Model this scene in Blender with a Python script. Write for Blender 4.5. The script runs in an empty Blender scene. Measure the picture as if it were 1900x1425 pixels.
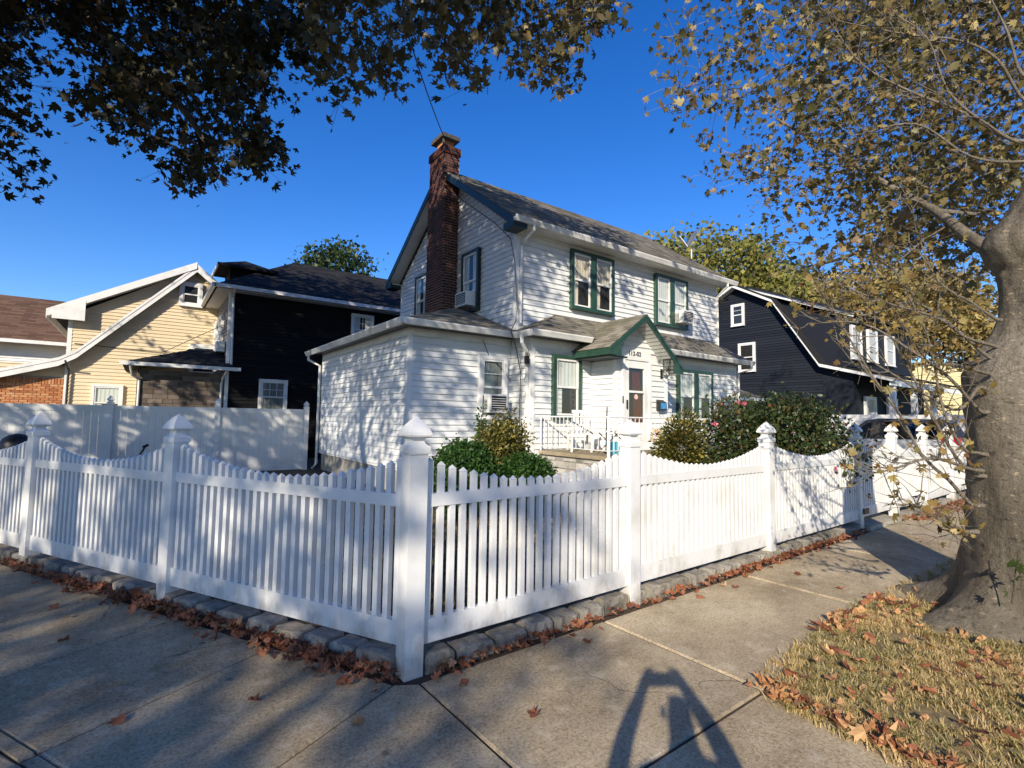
import bpy, math, random
import numpy as np
from mathutils import Vector, Matrix
random.seed(7); RNG = np.random.default_rng(7)
SC = bpy.context.scene; COL = SC.collection
# ------------------------------------------------------------------ camera
F_PX, CX, CY, CAMH = 944.5, 950.0, 712.5, 1.6
v1 = np.array([263-CX, -(766-CY), -F_PX]); v2 = np.array([2255-CX, -(796-CY), -F_PX])
_X = v2/np.linalg.norm(v2); _Y = v1/np.linalg.norm(v1)
_Z = np.cross(_X, _Y); _Z /= np.linalg.norm(_Z); _Y = np.cross(_Z, _X)
ROT = np.array([_X, _Y, _Z]); CAMP = np.array([0, 0, CAMH])
cam_d = bpy.data.cameras.new('camera'); cam = bpy.data.objects.new('camera', cam_d); COL.objects.link(cam)
cam_d.sensor_fit = 'HORIZONTAL'; cam_d.sensor_width = 36; cam_d.lens = F_PX*36/1900
cam_d.clip_start = 0.02; cam_d.clip_end = 3000
cam.matrix_world = Matrix.Translation(Vector(CAMP)) @ Matrix(ROT.tolist()).to_4x4()
SC.camera = cam
# ------------------------------------------------------------------ sky, sun, exposure
SUN_AZ, SUN_EL = math.radians(218), math.radians(25)      # towards the sun, from +X counter-clockwise
world = bpy.data.worlds.new('World'); SC.world = world; world.use_nodes = True
wn = world.node_tree.nodes; wl = world.node_tree.links; wn.clear()
sky = wn.new('ShaderNodeTexSky'); sky.sky_type = 'NISHITA'; sky.sun_disc = False
sky.sun_elevation = SUN_EL; sky.sun_rotation = math.pi/2 - SUN_AZ
sky.altitude = 0; sky.air_density = 1.0; sky.dust_density = 0.15; sky.ozone_density = 4.0
hs = wn.new('ShaderNodeHueSaturation'); hs.inputs['Saturation'].default_value = 1.30
hs.inputs['Hue'].default_value = 0.515
bgn = wn.new('ShaderNodeBackground'); bgn.inputs[1].default_value = 0.14
wo = wn.new('ShaderNodeOutputWorld')
wl.new(sky.outputs[0], hs.inputs['Color']); wl.new(hs.outputs[0], bgn.inputs[0]); wl.new(bgn.outputs[0], wo.inputs[0])
sl = bpy.data.lights.new('sun', 'SUN'); sl.energy = 5.0; sl.angle = math.radians(0.55); sl.color = (1, .89, .71)
sun = bpy.data.objects.new('sun', sl); COL.objects.link(sun)
sdir = Vector((math.cos(SUN_AZ)*math.cos(SUN_EL), math.sin(SUN_AZ)*math.cos(SUN_EL), math.sin(SUN_EL)))
sun.rotation_euler = sdir.to_track_quat('Z', 'Y').to_euler(); sun.location = sdir*40
vs = SC.view_settings; vs.view_transform = 'Standard'; vs.look = 'None'; vs.exposure = 0.5; vs.gamma = 1
vs.use_curve_mapping = False
SC.cycles.use_denoising = True; SC.cycles.max_bounces = 8; SC.cycles.transparent_max_bounces = 12
try: SC.cycles.denoiser = 'OPENIMAGEDENOISE'
except Exception: pass

# ------------------------------------------------------------------ helpers
def P(u, v, d):
    """photo pixel and depth along the lens axis -> world point"""
    return Vector(ROT @ np.array([(u-CX)/F_PX*d, -(v-CY)/F_PX*d, -d]) + CAMP)
def hit(u, v, axis, val):
    d = ROT @ np.array([u-CX, -(v-CY), -F_PX]); t = (val-CAMP[axis])/d[axis]; return Vector(CAMP + t*d)
V = Vector
class MB:
    def __init__(s): s.v = []; s.f = []; s.m = []; s.cm = 0
    def add(s, vs_, fs):
        b = len(s.v); s.v += [tuple(p) for p in vs_]; s.f += [tuple(i+b for i in f) for f in fs]; s.m += [s.cm]*len(fs); return s
    def obox(s, o, a, b, c):
        o, a, b, c = V(o), V(a), V(b), V(c)
        if a.cross(b).dot(c) < 0: a, b = b, a
        return s.add([o, o+a, o+a+b, o+b, o+c, o+a+c, o+a+b+c, o+b+c],
                     [(3, 2, 1, 0), (4, 5, 6, 7), (0, 1, 5, 4), (1, 2, 6, 5), (2, 3, 7, 6), (3, 0, 4, 7)])
    def box(s, x0, x1, y0, y1, z0, z1): return s.obox((x0, y0, z0), (x1-x0, 0, 0), (0, y1-y0, 0), (0, 0, z1-z0))
    def hexa(s, pts):  # bottom 4 ccw, top 4 ccw
        return s.add(pts, [(3, 2, 1, 0), (4, 5, 6, 7), (0, 1, 5, 4), (1, 2, 6, 5), (2, 3, 7, 6), (3, 0, 4, 7)])
    def prism(s, poly, ext):
        n = len(poly); poly = [V(p) for p in poly]; ext = V(ext)
        nrm = V((0, 0, 0))
        for i in range(n): nrm += poly[i].cross(poly[(i+1) % n])
        if nrm.dot(ext) < 0: poly = poly[::-1]
        return s.add(poly + [p+ext for p in poly], [tuple(range(n))[::-1], tuple(range(n, 2*n))] + [(i, (i+1) % n, n+(i+1) % n, n+i) for i in range(n)])
    def tube(s, pts, r, seg=6, cap=True):
        pts = [V(p) for p in pts]; n = len(pts)
        if not hasattr(r, '__len__'): r = [r]*n
        rings = []; ref = V((0, 0, 1))
        for i in range(n):
            t = (pts[min(i+1, n-1)]-pts[max(i-1, 0)])
            t = t.normalized() if t.length > 1e-9 else V((0, 0, 1))
            a = t.cross(ref if abs(t.dot(ref)) < .95 else V((1, 0, 0))).normalized(); b = t.cross(a)
            rings.append([pts[i]+(a*math.cos(2*math.pi*k/seg)+b*math.sin(2*math.pi*k/seg))*r[i] for k in range(seg)])
        vs_ = [p for q in rings for p in q]
        fs = [(i*seg+(k+1) % seg, i*seg+k, (i+1)*seg+k, (i+1)*seg+(k+1) % seg) for i in range(n-1) for k in range(seg)]
        fs = [f[::-1] for f in fs]
        if cap: fs += [tuple(range(seg)), tuple(range((n-1)*seg, n*seg))[::-1]]
        fs = [f[::-1] for f in fs]
        return s.add(vs_, fs)
    def loft(s, secs, close=True, cap=True):
        n = len(secs[0]); vs_ = [p for q in secs for p in q]
        fs = []
        for i in range(len(secs)-1):
            for k in range(n if close else n-1):
                fs.append((i*n+k, i*n+(k+1) % n, (i+1)*n+(k+1) % n, (i+1)*n+k))
        if cap: fs += [tuple(range(n))[::-1], tuple(range((len(secs)-1)*n, len(secs)*n))]
        return s.add(vs_, fs)
    def mesh(s, name, mat, smooth=False):
        me = bpy.data.meshes.new(name); me.from_pydata(s.v, [], s.f)
        for m in (mat if isinstance(mat, (list, tuple)) else [mat]): me.materials.append(m)
        if any(s.m): me.polygons.foreach_set('material_index', s.m)
        if smooth: me.polygons.foreach_set('use_smooth', [True]*len(me.polygons))
        me.update(); return me
    def build(s, name, mat, parent=None, smooth=False): return link(name, s.mesh(name, mat, smooth), parent)
def winv(p):
    m = Matrix.Identity(4); q = p
    while q is not None:
        m = Matrix.Translation(q.location) @ q.rotation_euler.to_matrix().to_4x4() @ m if q.parent is None else q.matrix_parent_inverse @ Matrix.Translation(q.location) @ q.rotation_euler.to_matrix().to_4x4() @ m
        q = q.parent
    return m.inverted()
def link(name, me, parent=None, loc=None, rot=None, scale=None):
    o = bpy.data.objects.new(name, me); COL.objects.link(o)
    if loc is not None: o.location = loc
    if rot is not None: o.rotation_euler = rot
    if scale is not None: o.scale = scale if hasattr(scale, '__len__') else (scale,)*3
    if parent is not None: o.parent = parent; o.matrix_parent_inverse = winv(parent)
    return o
def tag(o, label, cat, group=None):
    o['label'] = label; o['category'] = cat
    if group: o['group'] = group
    return o
def thing(name, label, cat, loc, group=None):
    o = bpy.data.objects.new(name, None); o.empty_display_size = .2; o.location = loc; COL.objects.link(o)
    return tag(o, label, cat, group)
def kind(o, k): o['kind'] = k; return o
def fast_mesh(name, verts, tris, mat, smooth=False):
    me = bpy.data.meshes.new(name); nv, nt = len(verts), len(tris)
    me.vertices.add(nv); me.vertices.foreach_set('co', np.asarray(verts, np.float32).ravel())
    me.loops.add(nt*3); me.loops.foreach_set('vertex_index', np.asarray(tris, np.int32).ravel())
    me.polygons.add(nt); me.polygons.foreach_set('loop_start', np.arange(nt, dtype=np.int32)*3)
    try: me.polygons.foreach_set('loop_total', np.full(nt, 3, np.int32))
    except Exception: pass
    me.materials.append(mat); me.update(calc_edges=True); me.validate()
    if smooth: me.polygons.foreach_set('use_smooth', [True]*nt)
    return me

# ------------------------------------------------------------------ materials
def new_mat(name):
    m = bpy.data.materials.new(name); m.use_nodes = True; nt = m.node_tree; b = nt.nodes['Principled BSDF']; return m, nt, b
def nd(nt, t, **kw):
    n = nt.nodes.new(t)
    for k, v in kw.items(): setattr(n, k, v)
    return n
def ramp(nt, fac, stops, interp='LINEAR'):
    r = nd(nt, 'ShaderNodeValToRGB'); r.color_ramp.interpolation = interp; e = r.color_ramp.elements
    while len(e) < len(stops): e.new(.5)
    for i, (p, c) in enumerate(stops): e[i].position = p; e[i].color = (*c, 1) if len(c) == 3 else c
    nt.links.new(fac, r.inputs[0]); return r.outputs[0]
def noise(nt, scale, detail=4, rough=.6, coord='Object', stretch=None):
    tc = nd(nt, 'ShaderNodeTexCoord'); src = tc.outputs[coord]
    if stretch:
        mp = nd(nt, 'ShaderNodeMapping'); mp.inputs['Scale'].default_value = stretch; nt.links.new(src, mp.inputs[0]); src = mp.outputs[0]
    n = nd(nt, 'ShaderNodeTexNoise'); n.inputs['Scale'].default_value = scale; n.inputs['Detail'].default_value = detail
    n.inputs['Roughness'].default_value = rough; nt.links.new(src, n.inputs['Vector']); return n.outputs['Fac']
def mixc(nt, fac, a, b, mode='MIX'):
    m = nd(nt, 'ShaderNodeMix', data_type='RGBA', blend_type=mode)
    if isinstance(fac, (int, float)): m.inputs[0].default_value = fac
    else: nt.links.new(fac, m.inputs[0])
    for i, x in ((6, a), (7, b)):
        if isinstance(x, tuple): m.inputs[i].default_value = (*x, 1)
        else: nt.links.new(x, m.inputs[i])
    return m.outputs[2]
def rnd(nt, how):
    if how == 'island': return nd(nt, 'ShaderNodeNewGeometry').outputs['Random Per Island']
    if how == 'object': return nd(nt, 'ShaderNodeObjectInfo').outputs['Random']
    a = nd(nt, 'ShaderNodeMath', operation='ADD'); nt.links.new(rnd(nt, 'island'), a.inputs[0]); nt.links.new(rnd(nt, 'object'), a.inputs[1])
    f = nd(nt, 'ShaderNodeMath', operation='FRACT'); nt.links.new(a.outputs[0], f.inputs[0]); return f.outputs[0]
def bump(nt, b, h, strength=.3, dist=.01):
    n = nd(nt, 'ShaderNodeBump'); n.inputs['Strength'].default_value = strength; n.inputs['Distance'].default_value = dist
    nt.links.new(h, n.inputs['Height']); nt.links.new(n.outputs[0], b.inputs['Normal'])
def mat_plain(name, col, rough=.5, var=.12, nscale=6, bumps=0, metal=0, stretch=None, spec=.5, dirt=None, dirt_scale=1.3):
    m, nt, b = new_mat(name); b.inputs['Roughness'].default_value = rough; b.inputs['Metallic'].default_value = metal
    b.inputs['Specular IOR Level'].default_value = spec
    n = noise(nt, nscale, 5, .6, stretch=stretch)
    lo = tuple(c*(1-var) for c in col); hi = tuple(min(1, c*(1+var)) for c in col)
    c = ramp(nt, n, [(.3, lo), (.7, hi)])
    if dirt:
        d = noise(nt, dirt_scale, 6, .65); d2 = ramp(nt, d, [(.5, (0, 0, 0)), (.78, (1, 1, 1))]); c = mixc(nt, d2, c, mixc(nt, .55, c, dirt))
    nt.links.new(c, b.inputs['Base Color'])
    if bumps: bump(nt, b, noise(nt, nscale*6, 4, .7, stretch=stretch), bumps, .004)
    return m
def mat_pieces(name, stops, rough=.8, how='both', nscale=20, namt=.35, bumps=.3, spec=.3, patch=None, patch_scale=.6):
    """alike pieces, each with its own tone"""
    m, nt, b = new_mat(name); b.inputs['Roughness'].default_value = rough; b.inputs['Specular IOR Level'].default_value = spec
    c = ramp(nt, rnd(nt, how), stops)
    n = noise(nt, nscale, 5, .7); g = ramp(nt, n, [(.25, (1-namt,)*3), (.75, (1+namt*.4,)*3)])
    c = mixc(nt, 1.0, c, g, 'MULTIPLY')
    if patch:
        d = ramp(nt, noise(nt, patch_scale, 5, .65), [(.45, (0, 0, 0)), (.7, (1, 1, 1))]); c = mixc(nt, d, c, mixc(nt, .6, c, patch))
    nt.links.new(c, b.inputs['Base Color'])
    if bumps: bump(nt, b, noise(nt, nscale*4, 4, .7), bumps, .006)
    return m
def mat_leaf(name, stops, transl=.35, rough=.5, how='island'):
    m, nt, b = new_mat(name); b.inputs['Roughness'].default_value = rough; b.inputs['Specular IOR Level'].default_value = .35
    c = ramp(nt, rnd(nt, how), stops); nt.links.new(c, b.inputs['Base Color'])
    t = nd(nt, 'ShaderNodeBsdfTranslucent'); nt.links.new(c, t.inputs[0])
    mx = nd(nt, 'ShaderNodeMixShader'); mx.inputs[0].default_value = transl
    nt.links.new(b.outputs[0], mx.inputs[1]); nt.links.new(t.outputs[0], mx.inputs[2])
    nt.links.new(mx.outputs[0], nt.nodes['Material Output'].inputs[0]); return m
def mat_glass(name, tint=(.5, .55, .55), refl=.5):
    m, nt, b = new_mat(name); out = nt.nodes['Material Output']
    g = nd(nt, 'ShaderNodeBsdfGlossy'); g.inputs['Roughness'].default_value = .03
    t = nd(nt, 'ShaderNodeBsdfTransparent'); t.inputs[0].default_value = (*tint, 1)
    fr = nd(nt, 'ShaderNodeLayerWeight'); fr.inputs[0].default_value = .5
    pw = nd(nt, 'ShaderNodeMath', operation='POWER'); pw.inputs[1].default_value = 4.0; nt.links.new(fr.outputs['Facing'], pw.inputs[0])
    a = nd(nt, 'ShaderNodeMath', operation='MULTIPLY_ADD'); a.inputs[1].default_value = .8; a.inputs[2].default_value = .04+refl*.1
    nt.links.new(pw.outputs[0], a.inputs[0])
    mx = nd(nt, 'ShaderNodeMixShader'); nt.links.new(a.outputs[0], mx.inputs[0]); nt.links.new(t.outputs[0], mx.inputs[1]); nt.links.new(g.outputs[0], mx.inputs[2])
    nt.links.new(mx.outputs[0], out.inputs[0]); return m
def mat_concrete(name, base, light, dark, scale=1.0, crack=True, grit=True):
    m, nt, b = new_mat(name); b.inputs['Roughness'].default_value = .9; b.inputs['Specular IOR Level'].default_value = .2
    c = ramp(nt, noise(nt, .55*scale, 6, .65), [(.3, dark), (.5, base), (.72, light)])
    st = ramp(nt, noise(nt, 2.3*scale, 8, .75), [(.35, (.72, .7, .66)), (.6, (1.05, 1.04, 1.0))]); c = mixc(nt, 1.0, c, st, 'MULTIPLY')
    fine = ramp(nt, noise(nt, 130, 4, .8), [(.3, (.5, .49, .47)), (.52, (1, 1, 1)), (.75, (1.4, 1.38, 1.33))]); c = mixc(nt, .85, c, mixc(nt, 1.0, c, fine, 'MULTIPLY'))
    peb = ramp(nt, noise(nt, 55, 3, .6), [(.36, (.62, .6, .57)), (.5, (1, 1, 1)), (.68, (1.22, 1.2, 1.17))]); c = mixc(nt, .8, c, mixc(nt, 1.0, c, peb, 'MULTIPLY'))
    ob = ramp(nt, rnd(nt, 'object'), [(0, (.80, .80, .79)), (.5, (1.0, .98, .95)), (1, (1.12, 1.09, 1.03))]); c = mixc(nt, 1.0, c, ob, 'MULTIPLY')
    wear = ramp(nt, noise(nt, 6.5, 9, .72), [(.54, (0, 0, 0)), (.62, (1, 1, 1))])
    c = mixc(nt, wear, c, mixc(nt, .38, c, light))
    pit = ramp(nt, noise(nt, 17, 7, .75), [(.30, (.55, .52, .47)), (.42, (1, 1, 1))]); c = mixc(nt, .8, c, mixc(nt, 1.0, c, pit, 'MULTIPLY'))
    moss = ramp(nt, noise(nt, 1.15, 5, .6, stretch=(1, 1.7, 1)), [(.6, (0, 0, 0)), (.76, (1, 1, 1))]); c = mixc(nt, moss, c, mixc(nt, .42, c, (.17, .14, .07)))
    tc = nd(nt, 'ShaderNodeTexCoord'); vo = nd(nt, 'ShaderNodeTexVoronoi'); vo.inputs['Scale'].default_value = 2.6; nt.links.new(tc.outputs['Object'], vo.inputs['Vector'])
    spot = ramp(nt, vo.outputs['Distance'], [(.045, (1, 1, 1)), (.06, (0, 0, 0))]); c = mixc(nt, spot, c, mixc(nt, .6, c, (.06, .055, .05)))
    vc = nd(nt, 'ShaderNodeTexVoronoi', feature='DISTANCE_TO_EDGE'); vc.inputs['Scale'].default_value = .42
    wv = nd(nt, 'ShaderNodeMix', data_type='RGBA', blend_type='LINEAR_LIGHT'); wv.inputs[0].default_value = .22; nn = nd(nt, 'ShaderNodeTexNoise'); nn.inputs['Scale'].default_value = 2.2; nn.inputs['Detail'].default_value = 8
    nt.links.new(tc.outputs['Object'], nn.inputs['Vector']); nt.links.new(tc.outputs['Object'], wv.inputs[6]); nt.links.new(nn.outputs['Color'], wv.inputs[7]); nt.links.new(wv.outputs[2], vc.inputs['Vector'])
    ck = ramp(nt, vc.outputs['Distance'], [(.0015, (1, 1, 1)), (.0035, (0, 0, 0))]); gate_ = ramp(nt, noise(nt, .7, 2, .5), [(.52, (0, 0, 0)), (.56, (1, 1, 1))])
    ck = mixc(nt, 1.0, ck, gate_, 'MULTIPLY'); c = mixc(nt, ck, c, mixc(nt, .75, c, (.05, .043, .034)))
    nt.links.new(c, b.inputs['Base Color']); bump(nt, b, noise(nt, 90, 6, .75), .5, .006); return m
M = {}
M['vinyl'] = mat_plain('white_vinyl', (.70, .70, .69), .38, .035, 3, dirt=(.42, .40, .34), dirt_scale=2.2)
def grime(m, z0, z1, col, amt, sc):
    nt = m.node_tree; b = nt.nodes['Principled BSDF']; src = b.inputs['Base Color'].links[0].from_socket
    tc = nd(nt, 'ShaderNodeTexCoord'); sp = nd(nt, 'ShaderNodeSeparateXYZ'); nt.links.new(tc.outputs['Object'], sp.inputs[0])
    mr = nd(nt, 'ShaderNodeMapRange'); nt.links.new(sp.outputs[2], mr.inputs[0]); mr.inputs[1].default_value = z0; mr.inputs[2].default_value = z1; mr.inputs[3].default_value = .30; mr.inputs[4].default_value = 0
    a = nd(nt, 'ShaderNodeMath', operation='ADD'); nt.links.new(noise(nt, sc, 8, .75, stretch=(1, 1, .5)), a.inputs[0]); nt.links.new(mr.outputs[0], a.inputs[1])
    f = ramp(nt, a.outputs[0], [(.62, (0, 0, 0)), (.92, (amt,)*3)]); nt.links.new(mixc(nt, f, src, col), b.inputs['Base Color'])
grime(M['vinyl'], .03, .42, (.26, .21, .14), .75, 7)
M['vinyl_old'] = mat_plain('privacy_vinyl', (.72, .72, .71), .45, .04, 3, dirt=(.4, .39, .35), dirt_scale=1.1)
M['siding'] = mat_plain('white_siding', (.68, .695, .70), .5, .05, 2.5, bumps=.05, stretch=(1, 1, 4), dirt=(.42, .41, .38), dirt_scale=.9)
M['trim'] = mat_plain('white_trim', (.74, .74, .73), .45, .05, 4, dirt=(.35, .33, .3), dirt_scale=1.7)
M['gutter'] = mat_plain('gutter_white', (.72, .72, .70), .4, .08, 3, dirt=(.25, .23, .2), dirt_scale=1.4)
M['soffit'] = mat_plain('soffit', (.62, .62, .58), .6, .06, 3)
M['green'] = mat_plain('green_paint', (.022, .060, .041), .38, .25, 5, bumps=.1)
M['green_shaded'] = mat_plain('shaded_green_paint', (.007, .017, .012), .4, .25, 5, bumps=.1)  # green trim darkened to carry the shade on the gable and undersides
M['foundation'] = mat_plain('foundation_cement', (.30, .29, .26), .9, .35, 3, bumps=.5, dirt=(.1, .09, .07), dirt_scale=1.8)
M['black'] = mat_plain('black_iron', (.015, .015, .016), .4, .2, 8)
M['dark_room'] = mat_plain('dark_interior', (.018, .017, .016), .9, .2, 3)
M['curtain'] = mat_plain('cream_curtain', (.62, .55, .45), .9, .12, 9, stretch=(9, 9, .4))
M['sheer'] = mat_plain('pale_sheer_curtain', (.62, .64, .62), .9, .1, 9, stretch=(9, 9, .4))
M['grey_sheer'] = mat_plain('grey_sheer_curtain', (.20, .215, .21), .9, .25, 9, stretch=(9, 9, .4))
M['red_curtain'] = mat_plain('rust_curtain', (.09, .02, .012), .9, .4, 9, stretch=(12, 12, .4))
M['glass'] = mat_glass('window_glass', (.90, .92, .91), .3)
M['car_glass'] = mat_glass('car_glass', (.05, .06, .07), .6)
M['chimney_mortar'] = mat_plain('chimney_mortar', (.30, .265, .23), .95, .2, 20, bumps=.3, dirt=(.05, .045, .04), dirt_scale=.45)
M['cap'] = mat_plain('shade_dark', (.07, .065, .06), .9, .3, 9, bumps=.4)  # dark tone carries tree shade on the chimney cap, also shade under a rake
M['mortar'] = mat_plain('mortar', (.30, .27, .24), .95, .2, 20, bumps=.3, dirt=(.06, .05, .045), dirt_scale=.8)
M['brick'] = mat_pieces('red_brick', [(0, (.05, .018, .014)), (.35, (.09, .028, .02)), (.7, (.13, .043, .03)), (1, (.065, .027, .021))], .85, 'both', 30, .4, .4, patch=(.02, .016, .014), patch_scale=.45)
M['orange_brick'] = mat_pieces('orange_brick', [(0, (.33, .12, .05)), (.5, (.50, .20, .08)), (1, (.62, .32, .16))], .85, 'both', 30, .3, .3)
M['shingle'] = mat_pieces('asphalt_shingle', [(0, (.15, .137, .115)), (.4, (.235, .215, .18)), (.75, (.32, .29, .245)), (1, (.18, .163, .137))], .95, 'both', 40, .4, .5, patch=(.09, .085, .05), patch_scale=.9)
M['dark_shingle'] = mat_pieces('dark_shingle', [(0, (.010, .010, .011)), (.5, (.017, .017, .018)), (1, (.027, .026, .027))], .9, 'both', 30, .4, .4)
M['brown_shingle'] = mat_pieces('brown_shingle', [(0, (.10, .055, .035)), (.5, (.15, .085, .055)), (1, (.19, .11, .07))], .95, 'both', 30, .4, .4)
M['beige'] = mat_pieces('beige_siding', [(0, (.66, .54, .36)), (1, (.70, .58, .40))], .55, 'island', 3, .08, .05)
M['navy'] = mat_pieces('navy_siding', [(0, (.010, .013, .021)), (1, (.016, .020, .030))], .7, 'island', 6, .15, .05, spec=.2)
M['charcoal'] = mat_pieces('charcoal_siding', [(0, (.008, .008, .009)), (1, (.012, .012, .013))], .8, 'island', 6, .15, .05, spec=.12)
M['yellow_siding'] = mat_pieces('yellow_siding', [(0, (.68, .60, .34)), (1, (.72, .64, .38))], .55, 'island', 3, .08, .05)
M['stone'] = mat_pieces('granite_block', [(0, (.26, .23, .185)), (.5, (.34, .305, .25)), (1, (.43, .39, .33))], .95, 'both', 22, .55, .8, patch=(.07, .06, .035), patch_scale=3.5)
M['field_stone'] = mat_pieces('porch_stone', [(0, (.22, .21, .19)), (.5, (.36, .34, .31)), (1, (.52, .50, .46))], .9, 'both', 12, .4, .6)
M['veneer'] = mat_pieces('stone_veneer', [(0, (.09, .07, .055)), (.5, (.15, .12, .10)), (1, (.22, .18, .15))], .9, 'both', 10, .4, .6)
M['concrete'] = mat_concrete('sidewalk_concrete', (.42, .355, .26), (.54, .47, .365), (.28, .228, .16))
M['concrete_new'] = mat_concrete('driveway_concrete', (.40, .38, .34), (.48, .46, .42), (.30, .28, .25))
M['asphalt'] = mat_plain('asphalt', (.05, .05, .05), .9, .25, 30, bumps=.6)
M['soil'] = mat_plain('soil', (.055, .036, .022), .95, .5, 9, bumps=.9, dirt=(.12, .07, .035), dirt_scale=3)
M['yard'] = mat_plain('yard_earth', (.07, .052, .03), .95, .5, 4, bumps=.9, dirt=(.05, .075, .02), dirt_scale=1.2)
M['ground'] = mat_plain('ground_grass', (.07, .075, .035), .95, .4, 1.5, bumps=.5)
M['grass'] = mat_leaf('dry_grass', [(0, (.66, .49, .25)), (.35, (.56, .41, .19)), (.62, (.42, .33, .14)), (.8, (.15, .17, .04)), (1, (.70, .56, .33))], .25, .6)
def grass_mat():
    m = M['grass']; nt = m.node_tree; rp = [n for n in nt.nodes if n.type == 'VALTORGB'][0]; src = rp.inputs[0].links[0].from_socket
    n = noise(nt, 1.6, 5, .65); nr = ramp(nt, n, [(.38, (0, 0, 0)), (.62, (1, 1, 1))])
    a = nd(nt, 'ShaderNodeMath', operation='MULTIPLY_ADD'); nt.links.new(src, a.inputs[0]); a.inputs[1].default_value = .55
    b = nd(nt, 'ShaderNodeMath', operation='MULTIPLY'); nt.links.new(nr, b.inputs[0]); b.inputs[1].default_value = .50; nt.links.new(b.outputs[0], a.inputs[2]); nt.links.new(a.outputs[0], rp.inputs[0])
grass_mat()
M['fallen'] = mat_leaf('fallen_leaf_brown', [(0, (.13, .045, .022)), (.3, (.24, .085, .040)), (.6, (.33, .135, .07)), (.85, (.19, .065, .03)), (1, (.42, .23, .12))], .2, .6, 'both')
M['tan_leaf'] = mat_leaf('fallen_leaf_tan', [(0, (.42, .22, .09)), (.5, (.55, .33, .16)), (1, (.38, .16, .06))], .2, .6, 'both')
M['crown_r'] = mat_leaf('autumn_leaf', [(0, (.055, .050, .018)), (.3, (.10, .088, .034)), (.55, (.15, .118, .055)), (.72, (.27, .21, .075)), (.86, (.15, .088, .042)), (1, (.055, .062, .02))], .33, .45)
M['crown_lit'] = mat_leaf('sunlit_autumn_leaf', [(0, (.085, .080, .026)), (.3, (.15, .135, .05)), (.55, (.21, .165, .075)), (.72, (.36, .29, .11)), (.86, (.20, .12, .055)), (1, (.08, .09, .028))], .38, .45)  # brighter copy of the autumn leaf, sunlight put into the colour
M['crown_shaded'] = mat_leaf('shaded_green_leaf', [(0, (.016, .019, .006)), (.4, (.026, .027, .008)), (.75, (.042, .034, .011)), (.93, (.085, .05, .018)), (1, (.026, .03, .009))], .15, .5)  # leaf colours near black to carry the crown's own shade
M['crown_bg'] = mat_leaf('yellow_green_leaf', [(0, (.10, .12, .025)), (.4, (.19, .19, .04)), (.75, (.34, .29, .07)), (1, (.12, .13, .03))], .3, .5)
M['crown_y'] = mat_leaf('golden_leaf', [(0, (.30, .22, .06)), (.35, (.42, .32, .11)), (.6, (.27, .16, .06)), (.8, (.14, .14, .045)), (1, (.50, .41, .18))], .35, .5)
M['shoot_leaf'] = mat_leaf('shoot_leaf', [(0, (.30, .20, .05)), (.3, (.16, .12, .035)), (.55, (.36, .25, .07)), (.75, (.13, .06, .025)), (.9, (.20, .17, .05)), (1, (.45, .34, .12))], .35, .5)
M['crown_g'] = mat_leaf('deep_green_leaf', [(0, (.022, .04, .012)), (.5, (.04, .065, .018)), (1, (.06, .085, .025))], .25, .5)
M['box_leaf'] = mat_leaf('boxwood_leaf', [(0, (.018, .05, .010)), (.5, (.035, .085, .016)), (1, (.055, .12, .025))], .25, .4)
M['varieg'] = mat_leaf('variegated_leaf', [(0, (.03, .045, .01)), (.45, (.07, .075, .018)), (.7, (.20, .17, .035)), (.9, (.42, .34, .10)), (1, (.06, .055, .015))], .3, .4)
M['rose_leaf'] = mat_leaf('rose_leaf', [(0, (.022, .045, .014)), (.5, (.045, .07, .02)), (.85, (.07, .085, .025)), (1, (.16, .07, .03))], .25, .4)
M['rose_flower'] = mat_leaf('rose_petal', [(0, (.60, .10, .17)), (1, (.75, .25, .30))], .3, .5)
def mat_bark(name, a, b_, c_, sc=1.0):
    m, nt, b = new_mat(name); b.inputs['Roughness'].default_value = .85; b.inputs['Specular IOR Level'].default_value = .25
    c = ramp(nt, noise(nt, 2.2*sc, 7, .7, stretch=(1, 1, .35)), [(.25, a), (.5, b_), (.75, c_)])
    sp = ramp(nt, noise(nt, 22*sc, 3, .5, stretch=(.8, .8, 1.6)), [(.3, (.55, .53, .5)), (.4, (1, 1, 1)), (.64, (1, 1, 1)), (.70, (2.0, 1.85, 1.6))]); c = mixc(nt, 1.0, c, sp, 'MULTIPLY')
    st = ramp(nt, noise(nt, 9*sc, 6, .75, stretch=(1, 1, .12)), [(.3, (.6, .58, .55)), (.6, (1.1, 1.1, 1.1))]); c = mixc(nt, .8, c, mixc(nt, 1.0, c, st, 'MULTIPLY'))
    nt.links.new(c, b.inputs['Base Color'])
    h = nd(nt, 'ShaderNodeMath', operation='ADD'); nt.links.new(noise(nt, 7*sc, 7, .7, stretch=(1, 1, .4)), h.inputs[0]); nt.links.new(noise(nt, 20*sc, 6, .75, stretch=(.6, .6, 1.5)), h.inputs[1])
    bump(nt, b, h.outputs[0], 1.0, .045); return m
M['bark'] = mat_bark('maple_bark', (.085, .072, .055), (.195, .168, .13), (.36, .32, .26))
M['twig'] = mat_bark('twig_bark', (.10, .08, .06), (.17, .14, .105), (.26, .225, .18), 3)
M['pale_lit_twig'] = mat_bark('pale_lit_bark', (.24, .20, .15), (.33, .285, .225), (.42, .37, .30), 3)
M['dark_bark'] = mat_bark('dark_bark', (.03, .025, .02), (.05, .042, .034), (.075, .064, .052))

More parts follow.
